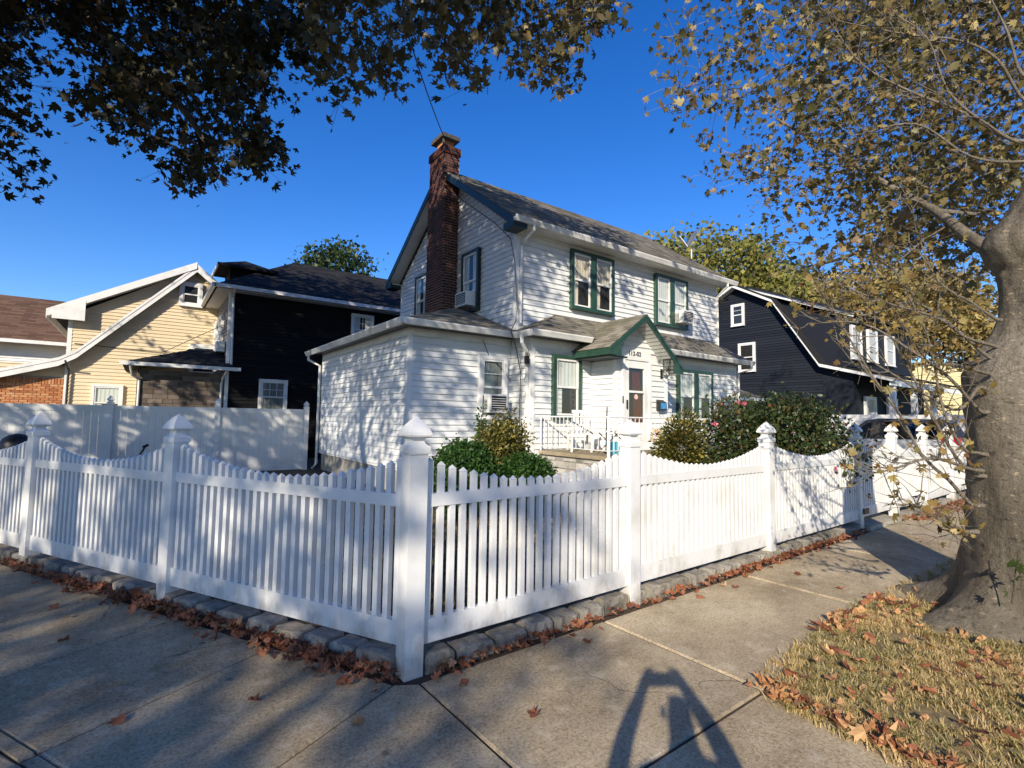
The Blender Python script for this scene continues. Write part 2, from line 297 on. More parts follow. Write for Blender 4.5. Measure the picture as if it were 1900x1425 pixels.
# ------------------------------------------------------------------ setting: ground, road, pavements
PC = np.array([1.437, 3.035])                                   # fence corner
DL = np.array([0.248-1.437, 5.261-3.011]); DL /= np.linalg.norm(DL)   # along the street at the fence's oblique side
DR = np.array([8.86-1.437, 3.233-3.035]); DR /= np.linalg.norm(DR)
NL = np.array([-DL[1], DL[0]]);  NL = NL if NL @ (-PC) > 0 else -NL
NR = np.array([DR[1], -DR[0]]);  NR = NR if NR @ (-PC) > 0 else -NR
def fl(s, off=0, z=0): p = PC + DL*s + NL*off; return V((p[0], p[1], z))
def fr(s, off=0, z=0): p = PC + DR*s + NR*off; return V((p[0], p[1], z))
def miter(ol, orr):   # meeting point of the two offset lines
    A = np.array([DL, -DR]).T; q = (PC+NR*orr)-(PC+NL*ol); t = np.linalg.solve(A, q); p = PC+NL*ol+DL*t[0]; return V((p[0], p[1], 0))
def sheet(name, poly, z, mat):
    mb = MB(); mb.add([(p[0], p[1], z) for p in poly], [tuple(range(len(poly)))]); o = mb.build(name, mat); return kind(o, 'structure')
g = sheet('ground', [(-900, -900), (900, -900), (900, 900), (-900, 900)], -.17, M['ground'])
sheet('road', [(-120, -13), (120, -13), (120, -1.6), (-120, -1.6)], -.155, M['asphalt'])
a_, b_ = fl(-30, 5.9), fl(90, 5.9); c_, d_ = fl(90, 14), fl(-30, 14)
sheet('road', [tuple(a_[:2]), tuple(d_[:2]), tuple(c_[:2]), tuple(b_[:2])][::-1], -.151, M['asphalt'])
yard_poly = [tuple(PC), (16.2, 3.45), (16.2, 40), (-14, 40), tuple(fl(16)[:2])]
sheet('yard', yard_poly, .035, M['yard'])
# soil bed that carries kerbs and slabs
m0 = miter(5.6, 4.3)
sheet('sidewalk_bed', [tuple(fl(60, 0)[:2]), tuple(fl(60, 5.6)[:2]), tuple(m0[:2]), tuple(fr(60, 4.3)[:2]), tuple(fr(60, 0)[:2]), tuple(PC)], -.012, M['soil'])
side = bpy.data.objects.new('sidewalk', None); COL.objects.link(side); kind(side, 'structure')
def slab(poly, gap=.008, thick=.09, mat=None, parent=None, name='slab', tilt=0):
    c = sum((V((p[0], p[1], 0)) for p in poly), V((0, 0, 0)))/len(poly)
    top, mid, bot = [], [], []
    zt = random.uniform(-.004, .004)
    for p in poly:
        d = V((p[0], p[1], 0))-c; L = max(d.length, .01)
        q = c+d*(1-gap/L*1.4); q2 = c+d*(1-(gap+.012)/L*1.4)
        top.append((q2.x, q2.y, zt)); mid.append((q.x, q.y, zt-.01)); bot.append((q.x, q.y, -thick))
    n = len(poly); mb = MB()
    mb.add(bot+mid+top, [(i, (i+1) % n, n+(i+1) % n, n+i) for i in range(n)]+[(n+i, n+(i+1) % n, 2*n+(i+1) % n, 2*n+i) for i in range(n)]+[tuple(range(2*n, 3*n))])
    return mb.build(name, mat or M['concrete'], parent or side)
W1 = 1.42; G0 = .14
ls = [0, 1.07, 2.14, 3.2, 4.3, 5.4, 6.5, 7.7, 9, 10.5, 12, 14, 16, 18.5, 21, 24]
for a, b in zip(ls[:-1], ls[1:]):
    slab([fl(a, G0), fl(b, G0), fl(b, W1), fl(a, W1)])
    slab([fl(a, W1+.001), fl(b, W1+.001), fl(b, W1+.058), fl(a, W1+.058)], .003)
    slab([fl(a, W1+.06), fl(b, W1+.06), fl(b, 2.9), fl(a, 2.9)])
rs = [0, 1.62, 3.75, 5.9, 7.6, 9.2, 11.2, 13.3, 15.4, 17.6, 20, 23, 26, 30]
for i, (a, b) in enumerate(zip(rs[:-1], rs[1:])):
    slab([fr(a, G0), fr(a, W1), fr(b, W1), fr(b, G0)])
slab([(PC[0], PC[1], 0)+V((*(NL+NR)*.0, 0)) if False else V((PC[0], PC[1], 0))+V((*(NL*.14), 0)), fl(0, W1), miter(W1, W1), fr(0, W1), fr(0, .14)])
mo = miter(W1+.01, W1)
slab([fl(0, W1+.01), fl(0, 2.9), miter(2.9, 2.8), mo])
slab([mo, miter(2.9, 2.8), fr(0, 2.8), fr(0, W1)])
slab([fr(0, W1), fr(0, 2.8), fr(1.62, 2.8), fr(1.62, W1)])
# kerb stones along both roads
kerb = bpy.data.objects.new('kerb', None); COL.objects.link(kerb); kind(kerb, 'structure')
for i in range(12):
    o = MB().obox(fl(-1+i*2, 5.6, -.15), (*(DL*1.98), 0), (*(NL*.18), 0), (0, 0, .16)).build('kerb_stone', M['concrete'], kerb)
    o = MB().obox(fr(-2+i*2, 4.3, -.15), (*(DR*1.98), 0), (*(NR*.18), 0), (0, 0, .16)).build('kerb_stone', M['concrete'], kerb)
# corner apron concrete out to the kerb
slab([miter(2.9, 2.8), fl(0, 2.9), fl(0, 5.55), miter(5.55, 4.25), fr(1.55, 4.25), fr(1.55, 2.8), fr(0, 2.8)][::1], mat=M['concrete'])
# walkway to the porch, driveway
walk = sheet('walkway', [(8.95, 3.35), (10.5, 3.35), (10.4, 5.6), (8.9, 5.6)], .05, M['concrete'])
kind(MB().obox(fr(7.5, -.14, -.02), (*(DR*1.40), 0), (*(NR*.27), 0), (0, 0, .075)).build('threshold', M['concrete_new']), 'structure')
sheet('driveway', [(16.6, 3.3), (22.9, 3.3), (22.9, 12), (16.6, 12)], .045, M['concrete_new'])

# ------------------------------------------------------------------ picket fences
PW = .127
capl = [(1.363, .0715), (1.372, .0735), (1.408, .0735), (1.414, .070), (1.420, .057), (1.432, .047), (1.446, .043), (1.462, .047), (1.470, .060), (1.476, .079), (1.486, .0815), (1.505, .077), (1.530, .064), (1.556, .046), (1.580, .027), (1.598, .010), (1.606, .002)]
def sq(c, h, z, d): 
    a = np.array([d[0], d[1]]); b = np.array([-d[1], d[0]])
    return [(*(c+a*sx*h+b*sy*h), z) for sx, sy in ((-1, -1), (1, -1), (1, 1), (-1, 1))]
def post(parent, c, d, zt=1.365, cap=True, z0=-.06, w=PW, dz=0.):
    c = np.array(c[:2]); h = w/2
    o = MB().loft([sq(c, h, z0, d), sq(c, h, zt+dz, d)]).build('post', M['vinyl'], parent)
    if cap: MB().loft([sq(c, hw*w/PW, z+dz, d) for z, hw in capl]).build('cap', M['vinyl'], o)
    return o
def picket(parent, c, d, z0, z1, w=.040):
    c = np.array(c); h = w/2; mb = MB()
    mb.loft([sq(c, h, z0, d), sq(c, h, z1-.028, d), sq(c, h+.003, z1-.026, d), sq(c, .0015, z1, d)])
    return mb.build('picket', M['vinyl'], parent)
def panel(parent, p0, d, L, dip=.19, hi=1.352, rails=True, dz=0., endgap=.075, n=None):
    """rails and scalloped pickets between two posts"""
    d = np.array(d); nn = np.array([-d[1], d[0]]); a = PW/2
    for z0, z1, t in ((1.020+dz, 1.102+dz, .052), (.163+dz, .310+dz, .052)):
        mb = MB(); o = p0+d*(a-.004)-nn*t/2
        mb.obox((*o, z0), (*(d*(L-2*a+.008)), 0), (*(nn*t), 0), (0, 0, z1-z0)); mb.build('rail', M['vinyl'], parent)
    n = n or max(4, int(round((L-PW-.02)/.0855))); sp = (L-PW)/n
    for i in range(n):
        s = a+sp*(i+.5); t = (s-a)/(L-PW)*2-1
        z = hi-dip*(1-abs(t)**1.9)*(.98) + random.uniform(-.003, .003)
        picket(parent, p0+d*s, d, .24+dz, z+dz)
left = thing('picket_fence', 'white vinyl picket fence with scalloped tops beside the plain white privacy fence and leafy kerb', 'fence', (*fl(2.4)[:2], 0))
right = thing('picket_fence', 'white picket fence running from the corner post to the gate in front of the porch', 'fence', (*fr(3.5)[:2], 0))
lposts = [0, 2.52, 4.97, 7.42, 9.87, 12.3, 14.8]; rposts = [0, 2.12, 4.62, 7.38]
for i, s in enumerate(rposts): post(right, PC+DR*s, DR)
for a, b in zip(rposts[:-1], rposts[1:]): panel(right, PC+DR*a, DR, b-a)
for i, s in enumerate(lposts[1:]): post(left, PC+DL*s, DL, dz=-.012*(i+1))
for i, (a, b) in enumerate(zip(lposts[:-1], lposts[1:])):
    if i < 4: panel(left, PC+DL*a, DL, b-a, dz=-.012*i)
# gate: opens in the run, posts on both sides
gate = thing('picket_gate', 'white picket gate with black hinges beside the tree trunk shadow', 'gate', (*fr(8.2)[:2], 0))
g0, g1 = 7.38+.09, 8.94
panel(gate, PC+DR*(g0-.02), DR, g1-g0+.03, dip=.17, hi=1.33, dz=.02)
for z in (.24, 1.06):
    p = fr(7.40, .075, z); MB().obox(p, (*(DR*.20), 0), (*(NR*.012), 0), (0, 0, .085)).build('hinge', M['black'], gate)
p = fr(8.86, .07, .98); MB().obox(p, (*(DR*.1), 0), (*(NR*.03), 0), (0, 0, .06)).build('latch', M['black'], gate)
beyond = thing('picket_fence', 'short white picket run past the gate in front of the parked car', 'fence', (*fr(11)[:2], 0))
bposts = [9.0, 10.75, 12.6, 14.5]
for s in bposts: post(beyond, PC+DR*s, DR)
for a, b in zip(bposts[:-1], bposts[1:]): panel(beyond, PC+DR*a, DR, b-a, dip=.22)
# granite blocks under the fences
def stone_mesh(L, D, H, seed):
    r = random.Random(seed); mb = MB(); nx, ny = 5, 3
    secs = []
    for i in range(nx+1):
        x = L*i/nx; e = .018 if i in (0, nx) else 0
        ring = []
        for (y, z) in ((-.02, -.05), (-D/2, -.05), (-D/2, H*.45), (-D/2+.004, H*.9), (-D/2+.02, H), (D/4, H), (D/2, H*.95), (D/2, -.05)):
            k = .009
            ring.append((x-L/2+r.uniform(-k, k)*.6+(e if i == 0 else -e if i else 0), y+r.uniform(-k, k)*(1-e*20), z+r.uniform(-k, k)-(e*.6 if z > 0 else 0)))
        secs.append(ring)
    mb.loft(secs); me = mb.mesh('curb_stone', M['stone']); return me
stones = [stone_mesh(.30, .17, .118, i) for i in range(7)]
def curb(label, fn, D, N, s0, s1, sc=1.0):
    c = thing('stone_curb', label, 'curb', fn((s0+s1)/2)); s = s0; ang = math.atan2(D[1], D[0]); r = random.Random(int(s1*10))
    while s < s1:
        w = r.uniform(.75, 1.2)*.30
        flip = math.pi if r.random() < .5 else 0
        o = link('curb_stone', r.choice(stones), c, loc=fn(s+w/2, r.uniform(-.03, -.008), r.uniform(-.014, .006)), rot=(0, 0, ang+r.uniform(-.02, .02)+flip), scale=(w/.30, 1, .86*sc*r.uniform(.94, 1.08)))
        s += w+r.uniform(.002, .007)
    return c
curb('row of grey granite blocks beneath the fence with the heaviest leaf drift', fl, DL, NL, .07, 9.5)
curb('row of grey granite blocks beneath the picket fence in front of the porch', fr, DR, NR, .07, 7.25)
curb('low grey granite blocks beneath the fence run past the gate', fr, DR, NR, 9.08, 14.3, .6)

# ------------------------------------------------------------------ the white house
house = thing('white_house', 'white clapboard two storey house with green window trim and a red brick chimney', 'house', (10.8, 12.5, 0))
UX, UY, UZ = V((1, 0, 0)), V((0, 1, 0)), V((0, 0, 1))
def siding(wall, O, u, n, z0, z1, rng, e=.127, mat=None, joined=False, thick=.031, name='siding_board'):
    O, u, n = V(O), V(u), V(n); zb = z0; J = MB()
    while zb < z1-.02:
        zt = min(zb+e, z1)
        for (a0, b0), (a1, b1) in zip(rng(zb+.001), rng(zt-.001)):
            if b0-a0 < .03: continue
            if b1 < a1: a1 = b1 = (a1+b1)/2
            q = lambda a, z, t: O+u*a+n*t+UZ*z
            mb = J if joined else MB()
            mb.hexa([q(a0, zb, -.004), q(b0, zb, -.004), q(b0, zb, thick), q(a0, zb, thick), q(a1, zt, -.004), q(b1, zt, -.004), q(b1, zt, .004), q(a1, zt, .004)])
            if not joined: mb.build(name, mat or M['siding'], wall)
        zb += e
    if joined: return kind(J.build(name, mat or M['siding'], wall), 'stuff')
def const(*r): return lambda z: list(r)
# wall cores
wing = MB().box(4.275, 6.8, 9.435, 15.43, .5, 3.42).build('wall', M['siding'], house)
first = MB().box(6.805, 14.845, 8.685, 15.6, .5, 3.42).build('wall', M['siding'], house)
second = MB().box(6.805, 14.845, 9.305, 15.695, 3.42, 6.02).prism([(6.805, 9.305, 6.02), (6.805, 15.695, 6.02), (6.805, 12.5, 8.30)], (8.04, 0, 0)).build('wall', M['siding'], house)
porti = MB().box(8.605, 10.385, 7.885, 8.72, .5, 3.2).prism([(8.62, 7.893, 3.1), (10.2, 7.893, 3.1), (9.18, 7.893, 3.86), (8.62, 7.893, 3.42)], (0, .8, 0)).build('wall', M['siding'], house)
MB().box(4.31, 6.8, 9.47, 15.4, -.1, .5).build('foundation', M['foundation'], house)
MB().box(6.85, 14.8, 8.73, 15.55, -.1, .5).build('foundation', M['foundation'], house)
siding(wing, (4.275, 9.435, 0), UY, -UX, .56, 3.27, const((.06, 5.94)))
siding(wing, (4.275, 9.435, 0), UX, -UY, .56, 3.27, const((.06, 2.5)))
siding(first, (6.805, 8.685, 0), UX, -UY, .56, 3.20, const((.07, 1.79), (3.60, 7.98)))
siding(first, (6.805, 8.685, 0), UY, -UX, .56, 3.20, const((.06, .74)))
siding(porti, (8.605, 7.885, 0), UY, -UX, .9, 3.2, const((.06, .78)))
PA, PAZ = 9.16, 4.0      # portico ridge
def prng(z):
    if z < 3.06: return [(.06, .13), (1.12, 1.72)]
    l = 0 if z < 3.05 else (z-3.05)/.80*.62
    r = 1.78 if z < 2.95 else 1.78-(z-2.95)/.95*1.15
    return [(max(.0, l)+(.06 if z < 3.05 else 0), r-(.06 if z < 2.95 else 0))]
siding(porti, (8.605, 7.885, 0), UX, -UY, .9, 3.82, prng)
siding(second, (6.805, 9.305, 0), UX, -UY, 3.75, 5.92, const((.07, 7.97)))
def grng(z):
    if z < 6.0: return [(.07, 6.33)]
    k = (z-6.0)/2.3*3.2; return [(k, 6.39-k)]
siding(second, (6.805, 9.305, 0), UY, -UX, 3.5, 8.28, grng)
# corner boards and friezes
def board(x0, x1, y0, y1, z0, z1, name='corner_board', mat=None): return MB().box(x0, x1, y0, y1, z0, z1).build(name, mat or M['trim'], house)
board(4.25, 4.345, 9.41, 9.50, .52, 3.40); board(4.25, 4.34, 15.36, 15.45, .52, 3.40)
board(6.775, 6.88, 8.655, 8.75, .52, 3.38); board(14.77, 14.875, 8.655, 8.76, .52, 3.30)
board(6.775, 6.88, 9.275, 9.37, 3.6, 5.98); board(14.77, 14.875, 9.275, 9.37, 3.9, 5.98)
board(6.775, 6.87, 15.63, 15.72, 4.0, 5.98); board(8.575, 8.67, 7.855, 7.95, .9, 3.1); board(10.31, 10.415, 7.855, 7.95, .9, 2.95)
board(4.252, 6.77, 9.412, 9.44, 3.255, 3.42, 'frieze'); board(4.252, 4.28, 9.502, 15.355, 3.255, 3.42, 'frieze')
board(6.882, 14.765, 8.657, 8.69, 3.18, 3.36, 'frieze'); board(6.882, 14.765, 9.277, 9.31, 5.90, 6.0, 'frieze')
# ---- roofs: slabs, then shingle tabs laid course by course
TABS = []
def roof_slab(pts, thick=.09, name='roof', mat=None, parent=None):
    pts = [V(p) for p in pts]; n = (pts[1]-pts[0]).cross(pts[2]-pts[0]).normalized()
    if n.z < 0: n = -n
    return MB().prism([p-n*thick for p in pts], n*thick).build(name, mat or M['shingle'], parent or house), n
def lay(roof, pts, n, expo=.143, tab=.305, gap=.006, top=None):
    """pts[0]->pts[1] is the eave"""
    pts = [V(p) for p in pts]; O = pts[0]; u = (pts[1]-pts[0]).normalized(); w = n.cross(u)
    if w.z < 0: w = -w
    poly = [((p-O).dot(u), (p-O).dot(w)) for p in pts]; hmax = max(b for a, b in poly)
    def ur(b):
        xs = []
        for i in range(len(poly)):
            (a0, b0), (a1, b1) = poly[i], poly[(i+1) % len(poly)]
            if (b0-b)*(b1-b) <= 0 and abs(b1-b0) > 1e-6: xs.append(a0+(a1-a0)*(b-b0)/(b1-b0))
        return (min(xs), max(xs)) if len(xs) >= 2 else None
    k = 0; b = -.02
    while b < hmax-.03:
        r0 = ur(max(b, .002)); r1 = ur(min(b+expo, hmax-.002))
        if r0 and r1:
            x = r0[0]-(tab*(.5 if k % 2 else 0))-random.uniform(0, .03)
            while x < r0[1]:
                a, c = max(x, r0[0]-.012)+gap/2, min(x+tab, r0[1]+.012)-gap/2
                a1, c1 = max(a, r1[0]), min(c, r1[1])
                if c-a > .04 and c1 > a1-.05:
                    c1 = max(c1, a1)
                    q = lambda A, B, t: O+u*A+w*B+n*t
                    j = random.uniform(-.004, .004); th = random.uniform(.009, .016)
                    vsx = [q(a, b+j, .001), q(c, b+j, .001), q(c1, b+expo, .001), q(a1, b+expo, .001), q(a, b+j, th), q(c, b+j, th), q(c1, b+expo, .004), q(a1, b+expo, .004)]
                    TABS.append(((sum(vsx, V())/8-V(CAMP)).length, roof, vsx))
                x += tab
        b += expo; k += 1
def gutter(p0, p1, out, mat=None, d=.115, h=.12):
    p0, p1, out = V(p0), V(p1), V(out); prof = [(0, 0), (0, -h), (.065, -h), (d*.8, -h*.55), (d, -h*.2), (d, 0), (d-.012, 0), (d-.02, -h*.3), (.02, -h*.4), (.01, 0)]
    MB().loft([[p+out*a+UZ*b for a, b in prof] for p in (p0, p1)]).build('gutter', mat or M['gutter'], house)
# main roof
EY, EZ, RY, RZ = 8.86, 6.08, 12.5, 8.62
fpts = [(6.42, EY, EZ), (15.22, EY, EZ), (15.22, RY, RZ), (6.42, RY, RZ)]
rf, n = roof_slab(fpts); lay(rf, fpts, n)
bp = [(6.42, 16.14, EZ), (6.42, RY, RZ), (15.22, RY, RZ), (15.22, 16.14, EZ)]; roof_slab(bp)
MB().box(6.46, 15.2, 8.9, 9.28, 5.955, 5.985).build('soffit', M['soffit'], house)
MB().box(6.46, 15.2, 15.72, 16.1, 5.955, 5.985).build('soffit', M['soffit'], house)
gutter((6.40, 8.875, 6.07), (15.26, 8.875, 6.07), (0, -1, 0))
# rakes with soffit at the chimney gable
for sy, mat in ((-1, M['green_shaded']), (1, M['green_shaded'])):
    y0 = EY if sy < 0 else 16.14
    a, b = V((6.40, y0, EZ-.02)), V((6.40, RY, RZ-.02))
    MB().prism([a, b, b-UZ*.20, a-UZ*.20], (.028, 0, 0)).build('rake_board', mat, house)
    a2, b2 = V((6.43, y0, EZ-.19)), V((6.43, RY, RZ-.19))
    MB().prism([a2, a2+UX*.36, b2+UX*.36, b2], (0, 0, .015)).build('rake_soffit', M['soffit'], house)
    ye = (8.84, 9.27) if sy < 0 else (15.73, 16.16)
    MB().box(6.41, 6.77, ye[0], ye[1], 5.84, 6.0).build('eave_return', mat, house)
# skirt roof over the first floor
sk = [(6.55, 8.28, 3.46), (15.12, 8.28, 3.46), (14.45, 9.3, 4.12), (8.0, 9.3, 4.12)]
rs_, n = roof_slab(sk, .07); lay(rs_, sk, n)
hp = [(6.50, 9.32, 3.47), (6.55, 8.28, 3.46), (8.0, 9.3, 4.12)]
rh, n = roof_slab(hp, .05); lay(rh, hp, n)
hp = [(15.12, 8.28, 3.46), (15.12, 9.6, 3.46), (14.45, 9.3, 4.12)]; roof_slab(hp, .05)
MB().box(6.56, 15.08, 8.31, 8.65, 3.36, 3.385).build('soffit', M['green_shaded'], house)
gutter((6.48, 8.30, 3.47), (8.2, 8.30, 3.46), (0, -1, 0)); gutter((10.35, 8.30, 3.46), (15.16, 8.30, 3.45), (0, -1, 0))
gutter((6.56, 8.9, 3.47), (6.56, 8.29, 3.47), (-1, 0, 0))
# wing roof
wl_ = [(3.97, 9.03, 3.50), (3.97, 15.9, 3.50), (6.8, 13.05, 4.58), (6.8, 11.86, 4.58)]
rw, n = roof_slab(wl_, .07); lay(rw, wl_, n)
wf_ = [(3.97, 9.03, 3.50), (6.8, 9.03, 3.50), (6.8, 11.86, 4.58)]
rw2, n = roof_slab(wf_, .07); lay(rw2, wf_, n)
roof_slab([(3.97, 15.9, 3.5), (6.8, 15.9, 3.5), (6.8, 13.05, 4.58)], .07)
MB().box(4.0, 4.25, 9.06, 15.86, 3.40, 3.42).build('soffit', M['green_shaded'], house)
MB().box(4.255, 6.77, 9.06, 9.405, 3.40, 3.42).build('soffit', M['green_shaded'], house)
gutter((3.985, 16.0, 3.50), (3.985, 8.92, 3.50), (-1, 0, 0)); gutter((3.87, 9.045, 3.50), (6.58, 9.045, 3.50), (0, -1, 0))
# portico roof
PL, PR = V((7.98, 0, 3.16)), V((10.5, 0, 2.86))
y0, y1 = 7.50, 9.2
pa = [(PL.x, y1, PL.z), (PL.x, y0, PL.z), (PA, y0, PAZ), (PA, y1, PAZ)]
rp, n = roof_slab(pa, .05); lay(rp, pa, n, tab=.26, expo=.125)
pb = [(PR.x, y0, PR.z), (PR.x, y1, PR.z), (PA, y1, PAZ), (PA, y0, PAZ)]
rp2, n = roof_slab(pb, .05); lay(rp2, pb, n, tab=.26, expo=.125)
for E_, s in ((PL, -1), (PR, 1)):
    a, b = V((E_.x, 7.47, E_.z-.02)), V((PA, 7.47, PAZ-.02))
    MB().prism([a, b, b-UZ*.12, a-UZ*.12], (0, .03, 0)).build('rake_board', M['green'], house)
    a, b = V((E_.x, 7.455, E_.z+.0)), V((PA, 7.455, PAZ+.0))
    MB().prism([a+UZ*.01, b+UZ*.01, b-UZ*.065, a-UZ*.065], (0, .014, 0)).build('rake_trim', M['green'], house)
    a, b = V((E_.x, 7.5, E_.z-.135)), V((PA, 7.5, PAZ-.135))
    MB().prism([a, b, b+UY*.37, a+UY*.37], (0, 0, .012)).build('rake_soffit', M['soffit'], house)
    for k in range(15):
        t = (k+.5)/15; q = a.lerp(b, t); MB().obox(q+V((-.004, .01, -.003)), (.008, 0, 0), (0, .35, 0), (0, 0, .006)).build('soffit_groove', M['dark_room'], house) if s > 0 else None
MB().box(PL.x-.005, PL.x+.03, 7.5, 8.6, PL.z-.16, PL.z-.02).build('fascia', M['green'], house)
MB().prism([(PL.x+.01, 7.475, PL.z-.16), (PL.x+.36, 7.475, PL.z-.16), (PL.x+.36, 7.475, PL.z+.10), (PL.x+.01, 7.475, PL.z-.04)], (0, .02, 0)).build('eave_return', M['green'], house)
MB().prism([(PR.x-.01, 7.475, PR.z-.14), (PR.x-.34, 7.475, PR.z-.14), (PR.x-.34, 7.475, PR.z+.12), (PR.x-.01, 7.475, PR.z-.03)], (0, .02, 0)).build('eave_return', M['green'], house)
MB().box(8.02, 8.58, 7.52, 8.6, PL.z-.20, PL.z-.165).build('soffit', M['green_shaded'], house)
TABS.sort(key=lambda t: t[0]); J = {}
TF = [(3, 2, 1, 0), (4, 5, 6, 7), (0, 1, 5, 4), (1, 2, 6, 5), (2, 3, 7, 6), (3, 0, 4, 7)]
for i, (dist, roof, vsx) in enumerate(TABS):
    if i < 290: MB().add(vsx, TF).build('shingle', M['shingle'], roof)
    else: J.setdefault(roof, MB()).add(vsx, TF)
for roof, mb in J.items(): kind(mb.build('shingle', M['shingle'], roof), 'stuff')
# chimney
CX0, CX1, CY0, CY1 = 6.33, 6.80, 12.0, 12.95
chim = MB().box(CX0, CX1, CY0, CY1, 4.2, 8.0).box(CX0, CX1+.02, CY0+.06, CY1-.06, 8.001, 8.80).box(CX0-.03, CX1+.05, CY0+.03, CY1-.03, 8.86, 9.065).build('chimney', M['chimney_mortar'], house)
bricks = []
for k in range(65):
    z = 4.25+k*.0755; o = .105 if k % 2 else 0; e = .032 if z > 8.8 else 0; pr = .008
    CY0, CY1 = (12.0, 12.95) if z < 7.95 else (12.06, 12.89)
    if z > 9.08: break
    y = CY0-e-o
    while y < CY1+e:
        a, b = max(y, CY0-e-pr), min(y+.195, CY1+e)
        if b-a > .03: bricks.append((CX0-e-pr, CX0-e+.02, a, b, z))
        y += .211
    x = CX0-e+.03-o
    while x < CX1+e:
        a, b = max(x, CX0-e+.022), min(x+.2, CX1+e)
        if b-a > .03: bricks.append((a, b, CY0-e-pr, CY0-e+.02, z))
        x += .211
def bk(mb, b): return mb.box(b[0], b[1], b[2], b[3], b[4], b[4]+.060)
J = MB(); step = 0
for i, b in enumerate(bricks):
    if b[4] > 5.2 and step < 295: bk(MB(), b).build('brick', M['brick'], chim); step += 1
    else: bk(J, b)
kind(J.build('brick', M['brick'], chim), 'stuff')
MB().box(6.42, 6.74, 12.28, 12.66, 9.06, 9.34).build('flue', M['orange_brick'], chim)
MB().box(6.36, 6.40, 12.18, 12.24, 9.06, 9.35).build('cap_leg', M['cap'], chim)
MB().box(6.30, 6.86, 12.12, 12.83, 9.35, 9.46).build('cap_slab', M['cap'], chim)
# downspouts
def spout(pts, r=.036): MB().tube(pts, r, 6).build('downspout', M['gutter'], house)
spout([(3.93, 15.75, 3.42), (3.93, 15.75, 3.25), (4.2, 15.5, 3.06), (4.2, 15.5, .2), (4.08, 15.5, .06)], .042)
spout([(6.44, 8.55, 3.37), (6.44, 8.55, 3.22), (6.62, 8.62, 3.05), (6.74, 8.75, 2.95), (6.74, 8.75, .25)], .042)
spout([(6.95, 8.83, 5.97), (6.95, 8.83, 5.86), (6.88, 9.1, 5.66), (6.93, 9.26, 5.6), (6.93, 9.26, 3.78)])
spout([(14.75, 8.83, 5.97), (14.75, 8.83, 5.86), (14.82, 9.24, 5.62), (14.82, 9.24, 4.0)])
spout([(15.0, 8.25, 3.36), (15.0, 8.25, 3.2), (14.9, 8.6, 3.1), (14.9, 8.63, .3)])
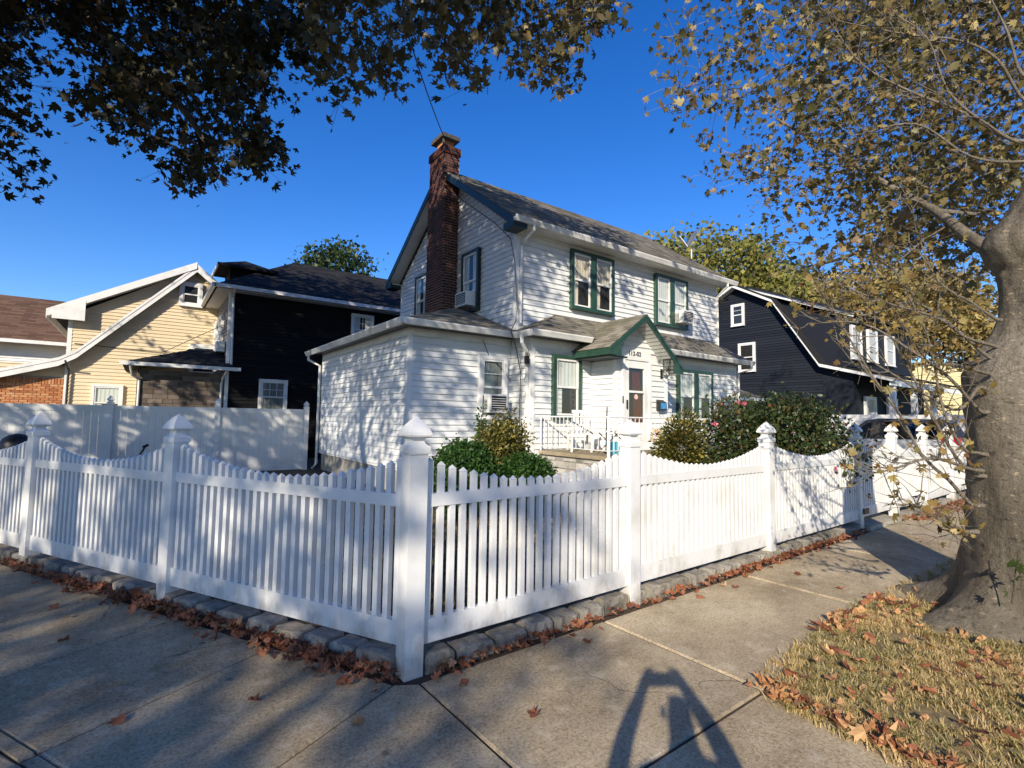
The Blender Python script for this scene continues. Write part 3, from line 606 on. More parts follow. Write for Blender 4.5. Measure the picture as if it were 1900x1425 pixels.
# windows
def window(parent, o, u, n, w, h, units=1, casing='green', cw=.085, mull=.2, curtain='curtain', half=None, muntin=None, back=.034, dep=.10, grille=False, sashw=.045, ac=()):
    o, u, n = V(o), V(u), V(n); q = lambda a, t, z: o+u*a+n*t+UZ*z
    bx = lambda mb, a0, a1, t0, t1, z0, z1: mb.obox(q(a0, t0, z0), u*(a1-a0), n*(t1-t0), UZ*(z1-z0))
    mb = MB(); bx(mb, 0, cw, 0, dep, 0, h); bx(mb, w-cw, w, 0, dep, 0, h); bx(mb, cw, w-cw, 0, dep-.002, h-cw, h); bx(mb, cw, w-cw, 0, dep+.012, 0, cw*.75)
    win = mb.build('window', M[casing], parent)
    bx(MB(), -.01, w+.01, .004, dep+.035, -.03, -.001).build('sill', M[casing], win)
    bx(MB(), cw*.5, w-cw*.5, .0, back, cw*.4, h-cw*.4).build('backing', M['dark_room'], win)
    uw = (w-2*cw-(units-1)*mull)/units
    for k in range(units):
        a0 = cw+k*(uw+mull); z0, z1 = cw*.75, h-cw; zm = (z0+z1)/2
        if k: bx(MB(), a0-mull, a0, 0, dep+.006, cw*.5, h-cw*.5).build('mullion', M[casing], win)
        cs = []; nw = 18
        def strip(c0, c1, zb, zt, mt):
            ps = []
            for i in range(nw+1):
                a = c0+(c1-c0)*i/nw; t = back+.007+.005*math.sin(i*2.1+k); ps.append((q(a, t, zb), q(a+.004*math.sin(i*5), t, zt)))
            mb = MB(); mb.add([p for pr in ps for p in pr], [(2*i, 2*i+2, 2*i+3, 2*i+1) for i in range(nw)]); mb.build('curtain', M[mt], win)
        if curtain:
            if half == 'top': strip(a0, a0+uw, zm+.03, z1-.02, curtain); strip(a0, a0+uw*.3, z0, zm, curtain)
            elif half == 'sides': strip(a0, a0+uw*.36, z0, z1, curtain); strip(a0+uw*.64, a0+uw, z0, z1, curtain)
            else: strip(a0, a0+uw, z0+.01, z1-.01, curtain)
        for (zb, zt, t) in ((zm-.02, z1, .066), (z0, zm+.02, .056)):
            if k in ac and zt < z1-.1: zb = zb+.42
            s = sashw; mb = MB(); t1 = t+.018
            bx(mb, a0, a0+s, t-.01, t1, zb, zt); bx(mb, a0+uw-s, a0+uw, t-.01, t1, zb, zt); bx(mb, a0+s, a0+uw-s, t-.01, t1-.001, zb, zb+s); bx(mb, a0+s, a0+uw-s, t-.01, t1-.001, zt-s, zt)
            sash = mb.build('sash', M['trim'], win)
            MB().add([q(a0+s, t, zb+s), q(a0+uw-s, t, zb+s), q(a0+uw-s, t, zt-s), q(a0+s, t, zt-s)], [(0, 1, 2, 3)]).build('pane', M['glass'], win)
            if muntin and zb > zm-.1:
                mb = MB()
                for i in range(1, muntin[0]): x = a0+s+(uw-2*s)*i/muntin[0]; bx(mb, x-.009, x+.009, t-.002, t+.008, zb+s, zt-s)
                for i in range(1, muntin[1]): z = zb+s+(zt-zb-2*s)*i/muntin[1]; bx(mb, a0+s, a0+uw-s, t-.002, t+.0075, z-.009, z+.009)
                mb.build('muntin', M['trim'], win)
        if grille:
            mb = MB()
            for i in range(6): z = z0+.06+i*.1; bx(mb, a0+.05, a0+uw-.05, back+.002, back+.008, z, z+.012)
            for x in (a0+.07, a0+uw-.09): bx(mb, x, x+.016, back+.001, back+.0085, z0+.03, z0+.62)
            mb.build('window_guard', M['black'], win)
    return win
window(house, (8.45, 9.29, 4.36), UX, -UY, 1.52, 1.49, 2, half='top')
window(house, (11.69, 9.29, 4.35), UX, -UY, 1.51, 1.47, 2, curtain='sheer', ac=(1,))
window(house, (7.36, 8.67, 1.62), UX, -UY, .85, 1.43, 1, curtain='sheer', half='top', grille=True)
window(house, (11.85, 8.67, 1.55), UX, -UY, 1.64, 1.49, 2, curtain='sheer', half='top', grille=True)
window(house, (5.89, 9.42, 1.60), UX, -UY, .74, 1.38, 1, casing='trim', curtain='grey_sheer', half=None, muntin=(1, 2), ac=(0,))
window(house, (6.79, 11.62, 4.34), -UY, -UX, .84, 1.60, 1, casing='green_shaded', curtain='sheer', half='sides', ac=(0,))
window(house, (6.79, 14.49, 4.34), -UY, -UX, .84, 1.60, 1, casing='green_shaded', curtain='sheer', half='sides')
# storm door
MB().box(8.73, 8.81, 7.79, 7.89, .92, 3.06).box(9.65, 9.73, 7.79, 7.89, .92, 3.06).box(8.811, 9.649, 7.792, 7.89, 2.98, 3.06).build('door_frame', M['trim'], house)
door = MB().box(8.815, 8.96, 7.815, 7.87, .93, 2.975).box(9.50, 9.645, 7.815, 7.87, .93, 2.975).box(8.961, 9.499, 7.816, 7.87, 2.80, 2.974).box(8.961, 9.499, 7.816, 7.87, .93, 1.55).box(8.961, 9.499, 7.817, 7.87, 2.23, 2.28).build('storm_door', M['trim'], house)
MB().add([(8.962, 7.84, 1.551), (9.498, 7.84, 1.551), (9.498, 7.84, 2.799), (8.962, 7.84, 2.799)], [(0, 1, 2, 3)]).build('pane', M['glass'], door)
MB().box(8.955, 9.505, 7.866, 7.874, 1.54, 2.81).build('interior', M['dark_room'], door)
mb = MB(); ps = []
for i in range(15): ps.append(((9.16+.30*i/14, 7.855+.006*math.sin(i*1.9), 1.56), (9.10+.22*i/14+(.06 if i > 7 else 0), 7.855+.006*math.sin(i*1.9), 2.72)))
mb.add([p for pr in ps for p in pr], [(2*i, 2*i+2, 2*i+3, 2*i+1) for i in range(14)]); mb.build('door_curtain', M['red_curtain'], door)
MB().box(8.87, 8.895, 7.78, 7.815, 1.86, 2.06).build('door_handle', M['black'], door)
m_sign = mat_plain('pink_sticker', (.75, .5, .45), .5, .1, 30)
MB().tube([(9.23, 7.838, 2.14), (9.23, 7.832, 2.14)], .06, 16).build('round_sticker', m_sign, door)
MB().box(8.71, 8.74, 7.775, 7.79, 1.98, 2.14).build('doorbell', M['black'], house)
# house number
MB().box(8.70, 9.74, 7.822, 7.864, 3.063, 3.215).build('number_board', M['trim'], house)
tx = bpy.data.curves.new('house_number', 'FONT'); tx.body = '112-02'; tx.size = .15; tx.extrude = .006; tx.align_x = 'CENTER'; tx.space_character = 1.05
to = bpy.data.objects.new('house_number', tx); COL.objects.link(to); to.rotation_euler = (math.pi/2, 0, 0); to.location = (9.16, 7.814, 3.085)
dg = bpy.context.evaluated_depsgraph_get(); me = bpy.data.meshes.new_from_object(to.evaluated_get(dg)); me.materials.clear(); me.materials.append(M['black'])
bpy.data.objects.remove(to); link('house_number', me, house, loc=(9.16, 7.814, 3.085), rot=(math.pi/2, 0, 0))
# service cable clipped down the gable corner
MB().tube([(6.36, 12.9, 8.3), (6.38, 11.2, 7.25), (6.40, 9.6, 6.12), (6.6, 9.25, 5.7), (6.72, 9.24, 5.2), (6.74, 9.2, 4.6), (6.78, 9.2, 4.1), (6.60, 9.0, 3.75), (6.40, 8.9, 3.5), (6.52, 8.85, 3.1), (6.68, 8.9, 2.6), (6.7, 8.95, 1.2), (6.78, 8.62, .9)], .011, 5).build('service_cable', M['black'], house)
MB().tube([(6.0, 9.38, 3.3), (6.15, 9.36, 2.95), (6.45, 9.36, 2.75), (6.7, 9.3, 2.45)], .009, 5).build('service_cable', M['black'], house)
MB().box(6.62, 6.70, 8.62, 8.70, 2.78, 2.95).build('meter_head', M['black'], house)

# ------------------------------------------------------------------ porch
porch = thing('porch', 'raised stone porch with white iron railing at the front door of the white house', 'porch', (9, 7.4, 0))
MB().box(7.06, 10.9, 6.66, 7.86, .05, .84).box(7.06, 8.55, 7.86, 8.62, .05, .84).box(10.45, 10.9, 7.86, 8.62, .05, .84).build('base', M['mortar'], porch)
MB().box(7.0, 10.95, 6.60, 7.84, .845, .92).box(7.0, 8.56, 7.841, 8.64, .845, .92).box(10.43, 10.95, 7.841, 8.64, .845, .92).build('deck', M['concrete'], porch)
r = random.Random(5)
def field(face_o, u, n, L, z0, z1):
    z = z0
    while z < z1-.05:
        h = r.uniform(.09, .16); h = min(h, z1-z-.01); a = 0
        while a < L-.06:
            w = min(r.uniform(.16, .36), L-a); p = V(face_o)+u*(a+.008)+UZ*(z+.006)-n*.01; t = r.uniform(.018, .04)
            A, H = w-.016, h-.012; j = lambda: r.uniform(-.012, .012)
            mb = MB(); i_ = [p, p+u*A, p+u*A+UZ*H, p+UZ*H]; o_ = [p+n*t+u*(.015+j())+UZ*(.012), p+n*t+u*(A-.015+j())+UZ*.012, p+n*t+u*(A-.015)+UZ*(H-.012), p+n*t+u*(.015)+UZ*(H-.012+j()*.4)]
            mb.add(i_+o_, [(0, 1, 5, 4), (1, 2, 6, 5), (2, 3, 7, 6), (3, 0, 4, 7), (4, 5, 6, 7)]); mb.build('stone', M['field_stone'], porch)
            a += w
        z += h
field((7.06, 8.62, 0), -UY, -UX, 1.96, .06, .83); field((7.06, 6.66, 0), UX, -UY, 1.75, .06, .83)
for k in range(4):
    MB().box(8.9, 10.4, 6.60-.28*(k+1), 6.60-.28*k, .04, .92-.185*(k+1)).build('step', M['concrete'], porch)
def rail(p0, p1, name='railing', h=.73, z_low=.10):
    p0, p1 = V(p0), V(p1); d = p1-p0; L = V((d.x, d.y, 0)).length
    R = MB(); R.tube([p0+UZ*h, p1+UZ*h], .017, 6); R.tube([p0+UZ*z_low, p1+UZ*z_low], .011, 6)
    ro = R.build(name, M['trim'], porch); n = max(2, int(L/.118))
    for i in range(n+1):
        q = p0+d*(i/n); end = i in (0, n)
        MB().tube([q+UZ*(0 if end else z_low), q+UZ*h], .016 if end else .0075, 5).build('baluster', M['trim'], ro)
rail((7.03, 8.60, .92), (7.03, 6.64, .92)); rail((7.06, 6.63, .92), (8.86, 6.63, .92))
rail((8.88, 6.60, .92), (8.88, 5.48, .12)); rail((10.42, 6.60, .92), (10.42, 5.48, .12)); rail((10.45, 6.63, .92), (10.92, 6.63, .92)); rail((10.92, 6.66, .92), (10.92, 8.6, .92))
# chair
ch = thing('plastic_chair', 'white plastic garden chair with a slatted back leaning on the porch', 'chair', (7.55, 7.9, .92))
def chair(c, rot, tilt):
    T = Matrix.Translation(V(c)) @ Matrix.Rotation(rot, 4, 'Z') @ Matrix.Rotation(tilt, 4, 'X')
    def b(name, *boxes):
        mb = MB()
        for bx in boxes: mb.box(*bx)
        mb.v = [tuple(T @ V(v)) for v in mb.v]; mb.build(name, M['trim'], ch)
    b('seat', (-.24, .24, -.22, .22, .40, .43))
    for x in (-.23, .19):
        for y in (-.21, .17): b('leg', (x, x+.04, y, y+.04, 0, .40))
    for k in range(6): b('back_slat', (-.21+k*.075, -.165+k*.075, .20, .225, .43, .85))
    b('top_rail', (-.24, .24, .195, .232, .85, .91))
    for x in (-.27, .23): b('armrest', (x, x+.045, -.22, .22, .61, .64), (x, x+.04, -.2, -.16, .40, .61))
chair((7.55, 7.95, .92), math.radians(150), math.radians(-8))
m_blue = mat_plain('light_blue_plastic', (.12, .48, .62), .4, .1, 8); m_brown = mat_plain('brown_wood', (.10, .055, .03), .6, .3, 8)
bs = thing('blue_basket', 'light blue plastic basket set under the small porch table', 'basket', (7.68, 6.98, .92))
MB().loft([[(7.50+a*.2-e*.02*(1 if a == 0 else -1), 6.88+b*.2-e*.02*(1 if b == 0 else -1), .92+e*.25) for a, b in ((0, 0), (1, 0), (1, 1), (0, 1))] for e in (0, 1)]).build('tub', m_blue, bs)
MB().tube([(7.50, 6.98, 1.16), (7.50, 6.98, 1.28), (7.70, 6.98, 1.28), (7.70, 6.98, 1.16)], .01, 5).build('handle', m_blue, bs)
tb = thing('porch_table', 'low folding table with dark crossed legs standing on the porch', 'table', (7.8, 7.1, .92))
MB().box(7.42, 8.15, 6.85, 7.35, 1.36, 1.385).build('tabletop', M['trim'], tb)
for y in (6.87, 7.31):
    for a, b in ((7.45, 8.1), (8.1, 7.45)): MB().tube([(a, y+(.012 if a < b else 0), .92), (b, y+(.012 if a < b else 0), 1.36)], .012, 5).build('leg', m_brown, tb)
tag(MB().tube([(7.62, 7.25, .92), (7.60, 7.2, 1.86)], .013, 6).tube([(7.62, 7.25, .92), (7.62, 7.25, .99)], .05, 8).build('broom_pole', M['black']), 'thin black pole standing upright on the porch beside the table', 'pole')
wr = thing('wreath', 'pale round wreath hung on the porch railing', 'wreath', (8.35, 6.6, 1.3))
mb = MB(); mb.tube([(8.35+.12*math.cos(a), 6.595, 1.30+.12*math.sin(a)) for a in np.linspace(0, 2*math.pi, 22)], [.026+.007*math.sin(3*i) for i in range(22)], 7, False); mb.build('ring', mat_plain('dried_grass', (.60, .48, .33), .9, .3, 30, .5), wr)
MB().tube([(8.35, 6.59, 1.28), (8.37, 6.575, 1.40)], .02, 6).build('bow', mat_plain('pink_ribbon', (.6, .3, .25), .7, .1, 9), wr)
mbx = thing('mailbox', 'black wall mailbox with a blue picture on its front beside the front door', 'mailbox', (10.09, 7.8, 1.85))
MB().prism([(9.97, 7.85, 1.85), (9.97, 7.74, 1.85), (9.97, 7.74, 2.03), (9.97, 7.85, 2.10)], (.26, 0, 0)).build('box', M['black'], mbx)
MB().box(9.995, 10.205, 7.734, 7.7385, 1.88, 2.02).build('picture', mat_pieces('blue_picture', [(0, (.05, .25, .6)), (1, (.1, .4, .7))], .4, 'object', 8, .8, 0), mbx)
for x in (10.02, 10.15): MB().tube([(x, 7.8, 1.85), (x, 7.79, 1.77), (x, 7.75, 1.75), (x, 7.74, 1.78)], .006, 5).build('newspaper_hook', M['black'], mbx)
lt = thing('wall_lantern', 'black iron lantern with scrolled bracket on the wall under the green portico gable', 'lantern', (10.18, 7.8, 2.9))
MB().box(10.14, 10.22, 7.845, 7.862, 2.62, 2.85).build('back_plate', M['black'], lt)
MB().tube([(10.18, 7.85, 2.66), (10.18, 7.72, 2.62), (10.18, 7.62, 2.70), (10.18, 7.64, 2.80), (10.18, 7.72, 2.78)], .012, 6).tube([(10.18, 7.85, 2.80), (10.18, 7.74, 2.86), (10.18, 7.63, 2.84)], .01, 6).build('bracket', M['black'], lt)
for a in ((10.08, 7.53), (10.26, 7.53), (10.08, 7.71), (10.26, 7.71)): MB().box(a[0], a[0]+.016, a[1], a[1]+.016, 2.82, 3.05).build('cage_bar', M['black'], lt)
MB().prism([(10.06, 7.51, 3.05), (10.295, 7.51, 3.05), (10.178, 7.51, 3.16)], (0, .235, 0)).build('cap', M['black'], lt)
MB().box(10.075, 10.28, 7.525, 7.73, 2.80, 2.82).build('base', M['black'], lt)
MB().box(10.10, 10.256, 7.55, 7.70, 2.822, 3.048).build('pane', M['glass'], lt)
# air conditioners
def aircon(label, o, u, n, w=.5, h=.36, d=.34, tone='trim'):
    o, u, n = V(o), V(u), V(n); t = thing('air_conditioner', label, 'air conditioner', o)
    MB().obox(o, u*w, n*d, UZ*h).build('case', M[tone], t)
    MB().obox(o+u*.04+n*(d+.001)+UZ*.04, u*(w-.08), n*.006, UZ*(h-.08)).build('grille', M['dark_room'], t)
    for k in range(6): MB().obox(o+u*.05+n*(d+.008)+UZ*(.05+k*(h-.1)/6), u*(w-.1), n*.006, UZ*.012).build('fin', M[tone], t)
    for k in range(7): MB().obox(o-u*.004+n*(.05)+UZ*(.08+k*.03), u*.003, n*(d*.4), UZ*.012).build('vent', M['dark_room'], t)
aircon('white air conditioner jutting from the front window with green trim', (12.58, 9.26, 4.47), UX, -UY)
aircon('white air conditioner jutting from the gable window beside the chimney', (6.76, 11.5, 4.45), -UY, -UX, .55, .36, .3)
aircon('window air conditioner in the ground floor wing above the yellow shrub', (6.04, 9.385, 1.72), UX, -UY, .46, .40, .26)
# satellite dish
ds = thing('satellite_dish', 'grey satellite dish on the ridge end of the white house', 'satellite dish', (15.0, 10.8, 7.4))
hb = hit(1283, 478, 0, 15.0); MB().tube([hb+V((0, 0, -.05)), hb+V((0, 0, .30)), hb+V((.0, -.02, .42))], .022, 6).build('mast', M['gutter'], ds)
c = hb+V((0, -.05, .62)); ax = V((-.78, .40, .48)).normalized(); e1 = ax.cross(UZ).normalized(); e2 = e1.cross(ax)
secs = [[c+(e1*math.cos(t)*r_+e2*math.sin(t)*r_*1.1)+ax*(r_**2*.5) for t in np.linspace(0, 2*math.pi, 20, endpoint=False)] for r_ in (.01, .12, .24, .33)]
secs += [[p-ax*.012 for p in s] for s in secs[::-1]]
MB().loft(secs).build('reflector', mat_plain('dish_grey', (.16, .17, .18), .4, .1, 9), ds, True)
MB().tube([c-e2*.33, c+ax*.52-e2*.12], .014, 6).build('arm', M['gutter'], ds); MB().tube([c+ax*.48-e2*.12, c+ax*.60-e2*.05], .05, 8).build('receiver', M['black'], ds)
# overhead service line to the chimney
a, b = V((6.6, 12.5, 9.45)), P(640, -330, 5.0)
tag(MB().tube([a.lerp(b, t)-UZ*(.9*t*(1-t)) for t in np.linspace(0, 1, 14)], .014, 5).build('overhead_cable', M['black']), 'thin black cable slanting across the sky to the chimney top', 'cable')

# ------------------------------------------------------------------ privacy fences
def privacy(label, p0, p1, h, n_panels, mat=None, ball=True):
    p0, p1 = V(p0), V(p1); d = (p1-p0); L = d.length/n_panels; d.normalize(); nn = V((-d.y, d.x, 0)); mt = mat or M['vinyl_old']
    t = thing('privacy_fence', label, 'fence', p0.lerp(p1, .5))
    for i in range(n_panels+1):
        q = p0+d*L*i; c = np.array([q.x, q.y]); dd = np.array([d.x, d.y])
        o = MB().loft([sq(c, .064, 0, dd), sq(c, .064, h+.05, dd)]).build('post', mt, t)
        if ball: lv = [(h+.05, .074), (h+.075, .074), (h+.08, .05), (h+.11, .04), (h+.125, .07), (h+.15, .066), (h+.20, .035), (h+.24, .004)]
        else: lv = [(h+.05, .074), (h+.075, .074), (h+.10, .01)]
        MB().loft([sq(c, w, z, dd) for z, w in lv]).build('cap', mt, o)
        if i == n_panels: break
        a = q+d*.064; W = L-.128
        for z0, z1 in ((.05, .19), (h-.14, h)): MB().obox(a-nn*.025+UZ*z0, d*W, nn*.05, UZ*(z1-z0)).build('rail', mt, t)
        k = 15; w = W/k
        for j in range(k):
            MB().obox(a+d*(w*j+.002)-nn*.011+UZ*.17, d*(w-.004), nn*(.022+.001*(j % 2)), UZ*(h-.3)).build('board', mt, t)
    return t
privacy('tall solid white privacy fence between the wing and the beige house', (3.88, 15.55, 0), (-7.37, 15.75, 0), 1.77, 5)
privacy('tall solid white fence behind the parked car by the navy house', (23.4, 3.4, 0), (23.4, 12.4, 0), 1.96, 4, ball=False)

# ------------------------------------------------------------------ neighbouring houses
def hroof(house_, pts, thick, mat, lap=True, name='roof'):
    pts = [V(p) for p in pts]; n = (pts[1]-pts[0]).cross(pts[2]-pts[0]).normalized()
    if n.z < 0: n = -n
    ro = MB().prism([p-n*thick for p in pts], n*thick).build(name, mat, house_)
    if lap:
        keep = len(TABS); lay(ro, pts, n, .2, .5); tabs = TABS[keep:]; del TABS[keep:]
        J = MB()
        for _, _, vv in tabs: J.add(vv, TF)
        if J.v: kind(J.build('shingle', mat, ro), 'stuff')
    return ro
# black-sided house behind the lot
dk = thing('charcoal_house', 'black sided two storey house with hipped roof behind the privacy fence', 'house', (6, 23, 0)); DY = 19.5
w = MB().box(2.25, 13, DY+.005, 26, 0, 5.8).build('wall', M['charcoal'], dk)
siding(w, (2.25, DY, 0), UX, -UY, .3, 5.75, const((.08, 9.5)), .127, M['charcoal'], True)
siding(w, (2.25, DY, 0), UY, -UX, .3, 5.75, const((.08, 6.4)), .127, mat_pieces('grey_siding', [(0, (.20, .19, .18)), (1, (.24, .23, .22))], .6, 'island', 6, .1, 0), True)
MB().box(2.2, 2.31, DY-.03, DY+.06, .1, 5.8).build('corner_board', M['trim'], dk)
re = [(1.75, DY-.5, 5.86), (13.4, DY-.5, 5.86), (10, 22.7, 8.05), (4.9, 22.7, 8.05)]; hroof(dk, re, .08, M['dark_shingle'])
re = [(1.75, 26.4, 5.86), (1.75, DY-.5, 5.86), (4.9, 22.7, 8.05)]; hroof(dk, re, .08, M['dark_shingle'])
hroof(dk, [(13.4, 26.4, 5.86), (1.75, 26.4, 5.86), (4.9, 22.7, 8.05), (10, 22.7, 8.05)], .08, M['dark_shingle'], False)
MB().box(1.8, 13.3, DY-.46, DY-.01, 5.74, 5.76).box(1.8, 2.24, DY-.005, 26, 5.74, 5.76).build('soffit', M['soffit'], dk)
MB().box(1.70, 13.4, DY-.62, DY-.51, 5.76, 5.88).build('gutter', M['gutter'], dk); MB().box(1.63, 1.74, DY-.62, 26.4, 5.76, 5.88).build('gutter', M['gutter'], dk)
# small hipped dormer
MB().box(2.35, 3.6, 20.9, 22.4, 6.4, 6.98).build('dormer', M['charcoal'], dk)
MB().add([(1.95, 20.55, 6.98), (3.9, 20.55, 6.98), (3.9, 22.8, 6.98), (1.95, 22.8, 6.98), (2.9, 21.4, 7.42), (3.4, 22.0, 7.42)], [(0, 1, 4), (1, 2, 5, 4), (2, 3, 5), (3, 0, 4, 5), (3, 2, 1, 0)]).build('dormer_roof', M['dark_shingle'], dk)
MB().box(1.9, 3.92, 20.50, 20.55, 6.90, 6.99).build('dormer_fascia', M['dark_shingle'], dk)
MB().box(1.9, 1.95, 20.551, 22.8, 6.88, 6.99).build('dormer_fascia', M['trim'], dk)
window(dk, (3.24, DY-.01, 1.62), UX, -UY, .93, 1.22, 1, casing='trim', curtain='grey_sheer', muntin=(3, 2))
window(dk, (6.38, DY-.01, 4.35), UX, -UY, .88, 1.22, 1, casing='trim', curtain='sheer', half='sides', muntin=(2, 2))
for yy in (20.9, 22.3): window(dk, (2.24, yy+.75, 3.9), -UY, -UX, .75, 1.3, 1, casing='trim', curtain='sheer')
MB().box(1.95, 2.2, 20.0, 20.5, 3.75, 4.1).build('window_unit', M['trim'], dk)
MB().tube([(2.3, DY-.55, 5.74), (2.32, DY-.1, 5.55), (2.36, DY-.06, 3.2)], .04, 6).build('downspout', M['gutter'], dk)
# its enclosed porch of stone veneer with a low roof
MB().box(-.18, 2.24, DY+.02, 24, 0, 2.95).build('porch_wall', M['mortar'], dk)
r = random.Random(11); z = .1
while z < 2.9:
    h = .15; x = -.18-r.uniform(0, .2)
    while x < 2.2:
        wd = r.uniform(.25, .5); a, b = max(x, -.18), min(x+wd, 2.24)
        if b-a > .05: MB().box(a+.006, b-.006, DY-.012-r.uniform(0, .012), DY+.03, z+.006, z+h-.006).build('stone', M['veneer'], dk)
        x += wd
    z += h
hroof(dk, [(-.55, DY-.4, 3.12), (2.45, DY-.4, 3.12), (2.25, DY+.9, 3.75), (1.2, DY+.9, 3.75)], .06, M['dark_shingle'])
hroof(dk, [(-.55, 24, 3.12), (-.55, DY-.4, 3.12), (1.2, DY+.9, 3.75), (1.2, 24, 3.75)], .06, M['dark_shingle'])
MB().box(-.62, 2.6, DY-.52, DY-.41, 3.03, 3.14).build('gutter', M['gutter'], dk)
MB().tube([(2.2, DY-.45, 3.0), (2.12, DY-.2, 2.8), (2.1, DY-.05, 2.6), (2.1, DY-.05, .2)], .04, 6).build('downspout', M['gutter'], dk)
MB().tube([(-.35, DY-.46, 3.0), (-.3, DY-.2, 2.75), (-.12, DY-.06, 2.6), (-.12, DY-.06, .2)], .035, 6).build('downspout', M['gutter'], dk)
# beige house
bh = thing('beige_house', 'beige clapboard house with white rake boards flaring over a brick porch', 'house', (1, 26, 0)); BY = 23.0
AX, AZ = 1.45, 7.30
prof = [(-2.15, 0), (6.2, 0), (6.2, 3.4), (AX, AZ-.1), (-2.15, 4.95)]
w = MB().prism([(x, BY+.005, z) for x, z in prof], (0, 9, 0)).build('wall', M['beige'], bh)
def brng(z):
    l = -2.15 if z < 4.9 else -2.15+(z-4.9)/(AZ-.15-4.9)*(AX+2.15)
    rr = 6.2 if z < 3.4 else 6.2-(z-3.4)/(AZ-.1-3.4)*(6.2-AX)
    return [(l+2.15+.06, rr+2.15)]
siding(w, (-2.15, BY, 0), UX, -UY, .1, AZ-.15, brng, .127, M['beige'], True)
w2 = MB().box(-5.8, -2.16, BY+.105, 27, 0, 3.1).build('porch_wall', M['beige'], bh)
siding(w2, (-5.8, BY+.1, 0), UX, -UY, 2.78, 3.2, const((0, 3.6)), .127, M['beige'], True)
mb = MB(); z = .05; k = 0
MB().box(-5.8, -2.2, BY+.03, BY+.1, 0, 2.77).build('porch_base', M['mortar'], bh)
r = random.Random(3)
while z < 2.7:
    hh = .065 if z < 2.5 else .2; wd = .2 if z < 2.5 else .068; x = -5.8+(.1 if k % 2 else 0)
    while x < -2.2: mb.box(x+.005, min(x+wd, -2.2)-.005, BY+.012-r.uniform(0, .006), BY+.04, z+.005, z+hh+.005); x += wd+.01
    z += hh+.012; k += 1
kind(mb.build('brick', M['orange_brick'], bh), 'stuff')
MB().box(-2.2, -2.08, BY-.03, BY+.06, 0, 4.95).build('corner_board', M['trim'], bh)
def strip_roof(pts2, y0, y1, th, mat, name='roof'):
    """roof following a profile in x,z"""
    mb = MB(); n = len(pts2)
    mb.loft([[(x, y, z) for x, z in pts2]+[(x, y, z-th) for x, z in pts2[::-1]] for y in (y0, y1)]); return mb.build(name, mat, bh)
main_p = [(-6.2, 2.32), (-3.78, 2.93), (-2.35, 3.42), (-1.9, 3.72), (AX, AZ+.02), (6.6, 3.12)]
strip_roof(main_p, BY-.30, BY+9.3, .07, M['dark_shingle'])
def rake(pts2, y, h, off=0, name='rake_board', mat=None):
    MB().loft([[(x, yy, z-off) for x, z in pts2]+[(x, yy, z-off-h) for x, z in pts2[::-1]] for yy in (y, y+.03)]).build(name, mat or M['trim'], bh)
rake(main_p, BY-.33, .10, .0); rake(main_p, BY-.315, .20, .09)
strip_roof([(x, z-.22) for x, z in main_p], BY-.28, BY-.01, .02, M['cap'], 'rake_soffit')  # soffit coloured dark for the shade on its underside
dorm_p = [(-2.75, 5.02), (AX-.02, AZ+.10)]
strip_roof(dorm_p, BY-.32, BY+6, .06, M['dark_shingle'])
rake(dorm_p, BY-.35, .26, 0); strip_roof([(x, z-.24) for x, z in dorm_p], BY-.31, BY-.01, .02, M['soffit'], 'rake_soffit')
MB().box(-2.75, -2.72, BY-.32, BY+6, 4.72, 5.0).build('fascia', M['trim'], bh)
MB().prism([(-2.6, BY-.36, 4.72), (-1.75, BY-.36, 4.72), (-1.75, BY-.36, 5.42), (-2.6, BY-.36, 5.08)], (0, .04, 0)).build('eave_return', M['trim'], bh)
window(bh, (.92, BY-.01, 5.72), UX, -UY, .76, .92, 1, casing='trim', cw=.12, curtain=None)
window(bh, (-1.46, BY-.01, 1.3), UX, -UY, .88, 1.28, 1, casing='trim', cw=.08, curtain='sheer', half='top')
window(bh, (1.35, BY-.01, 3.1), UX, -UY, .95, 1.18, 1, casing='trim', cw=.11, curtain=None)
MB().tube([(-2.16, BY-.5, 3.3), (-2.1, BY-.12, 3.05), (-2.1, BY-.1, 1.5), (-2.12, BY-.1, .2)], .035, 6).build('downspout', M['black'], bh)
MB().tube([(-2.0, BY-.05, 3.95), (.5, BY-.06, 3.85), (2.4, 20.5, 4.9)], .012, 4).build('service_cable', M['black'], bh)
# brown roofed house farther along the street
br = thing('brown_roof_house', 'white house with a broad brown shingle roof beyond the beige house', 'house', (-6, 34, 0)); QY = 31
def qz(u, v, y=QY): return hit(u, v, 1, y)
MB().box(-14, -1.5, QY+.01, 40, 0, 4.6).build('wall', M['trim'], br)
siding(br, (-14, QY, 0), UX, -UY, 1.0, 4.55, const((0, 12.4)), .127, M['siding'], True)
hroof(br, [(-14.5, QY-.6, 4.7), (-1.1, QY-.6, 4.7), (-1.1, QY+4, 7.3), (-14.5, QY+4, 7.3)], .08, M['brown_shingle'])
hroof(br, [(-1.1, QY+8.6, 4.7), (-14.5, QY+8.6, 4.7), (-14.5, QY+4, 7.3), (-1.1, QY+4, 7.3)], .08, M['brown_shingle'], False)
MB().box(-14.5, -1.1, QY-.75, QY-.61, 4.55, 4.70).build('gutter', M['gutter'], br)
hroof(br, [(-12, QY-2.2, 2.55), (-4.5, QY-2.2, 2.55), (-4.5, QY-.02, 3.35), (-12, QY-.02, 3.35)], .06, M['brown_shingle'])
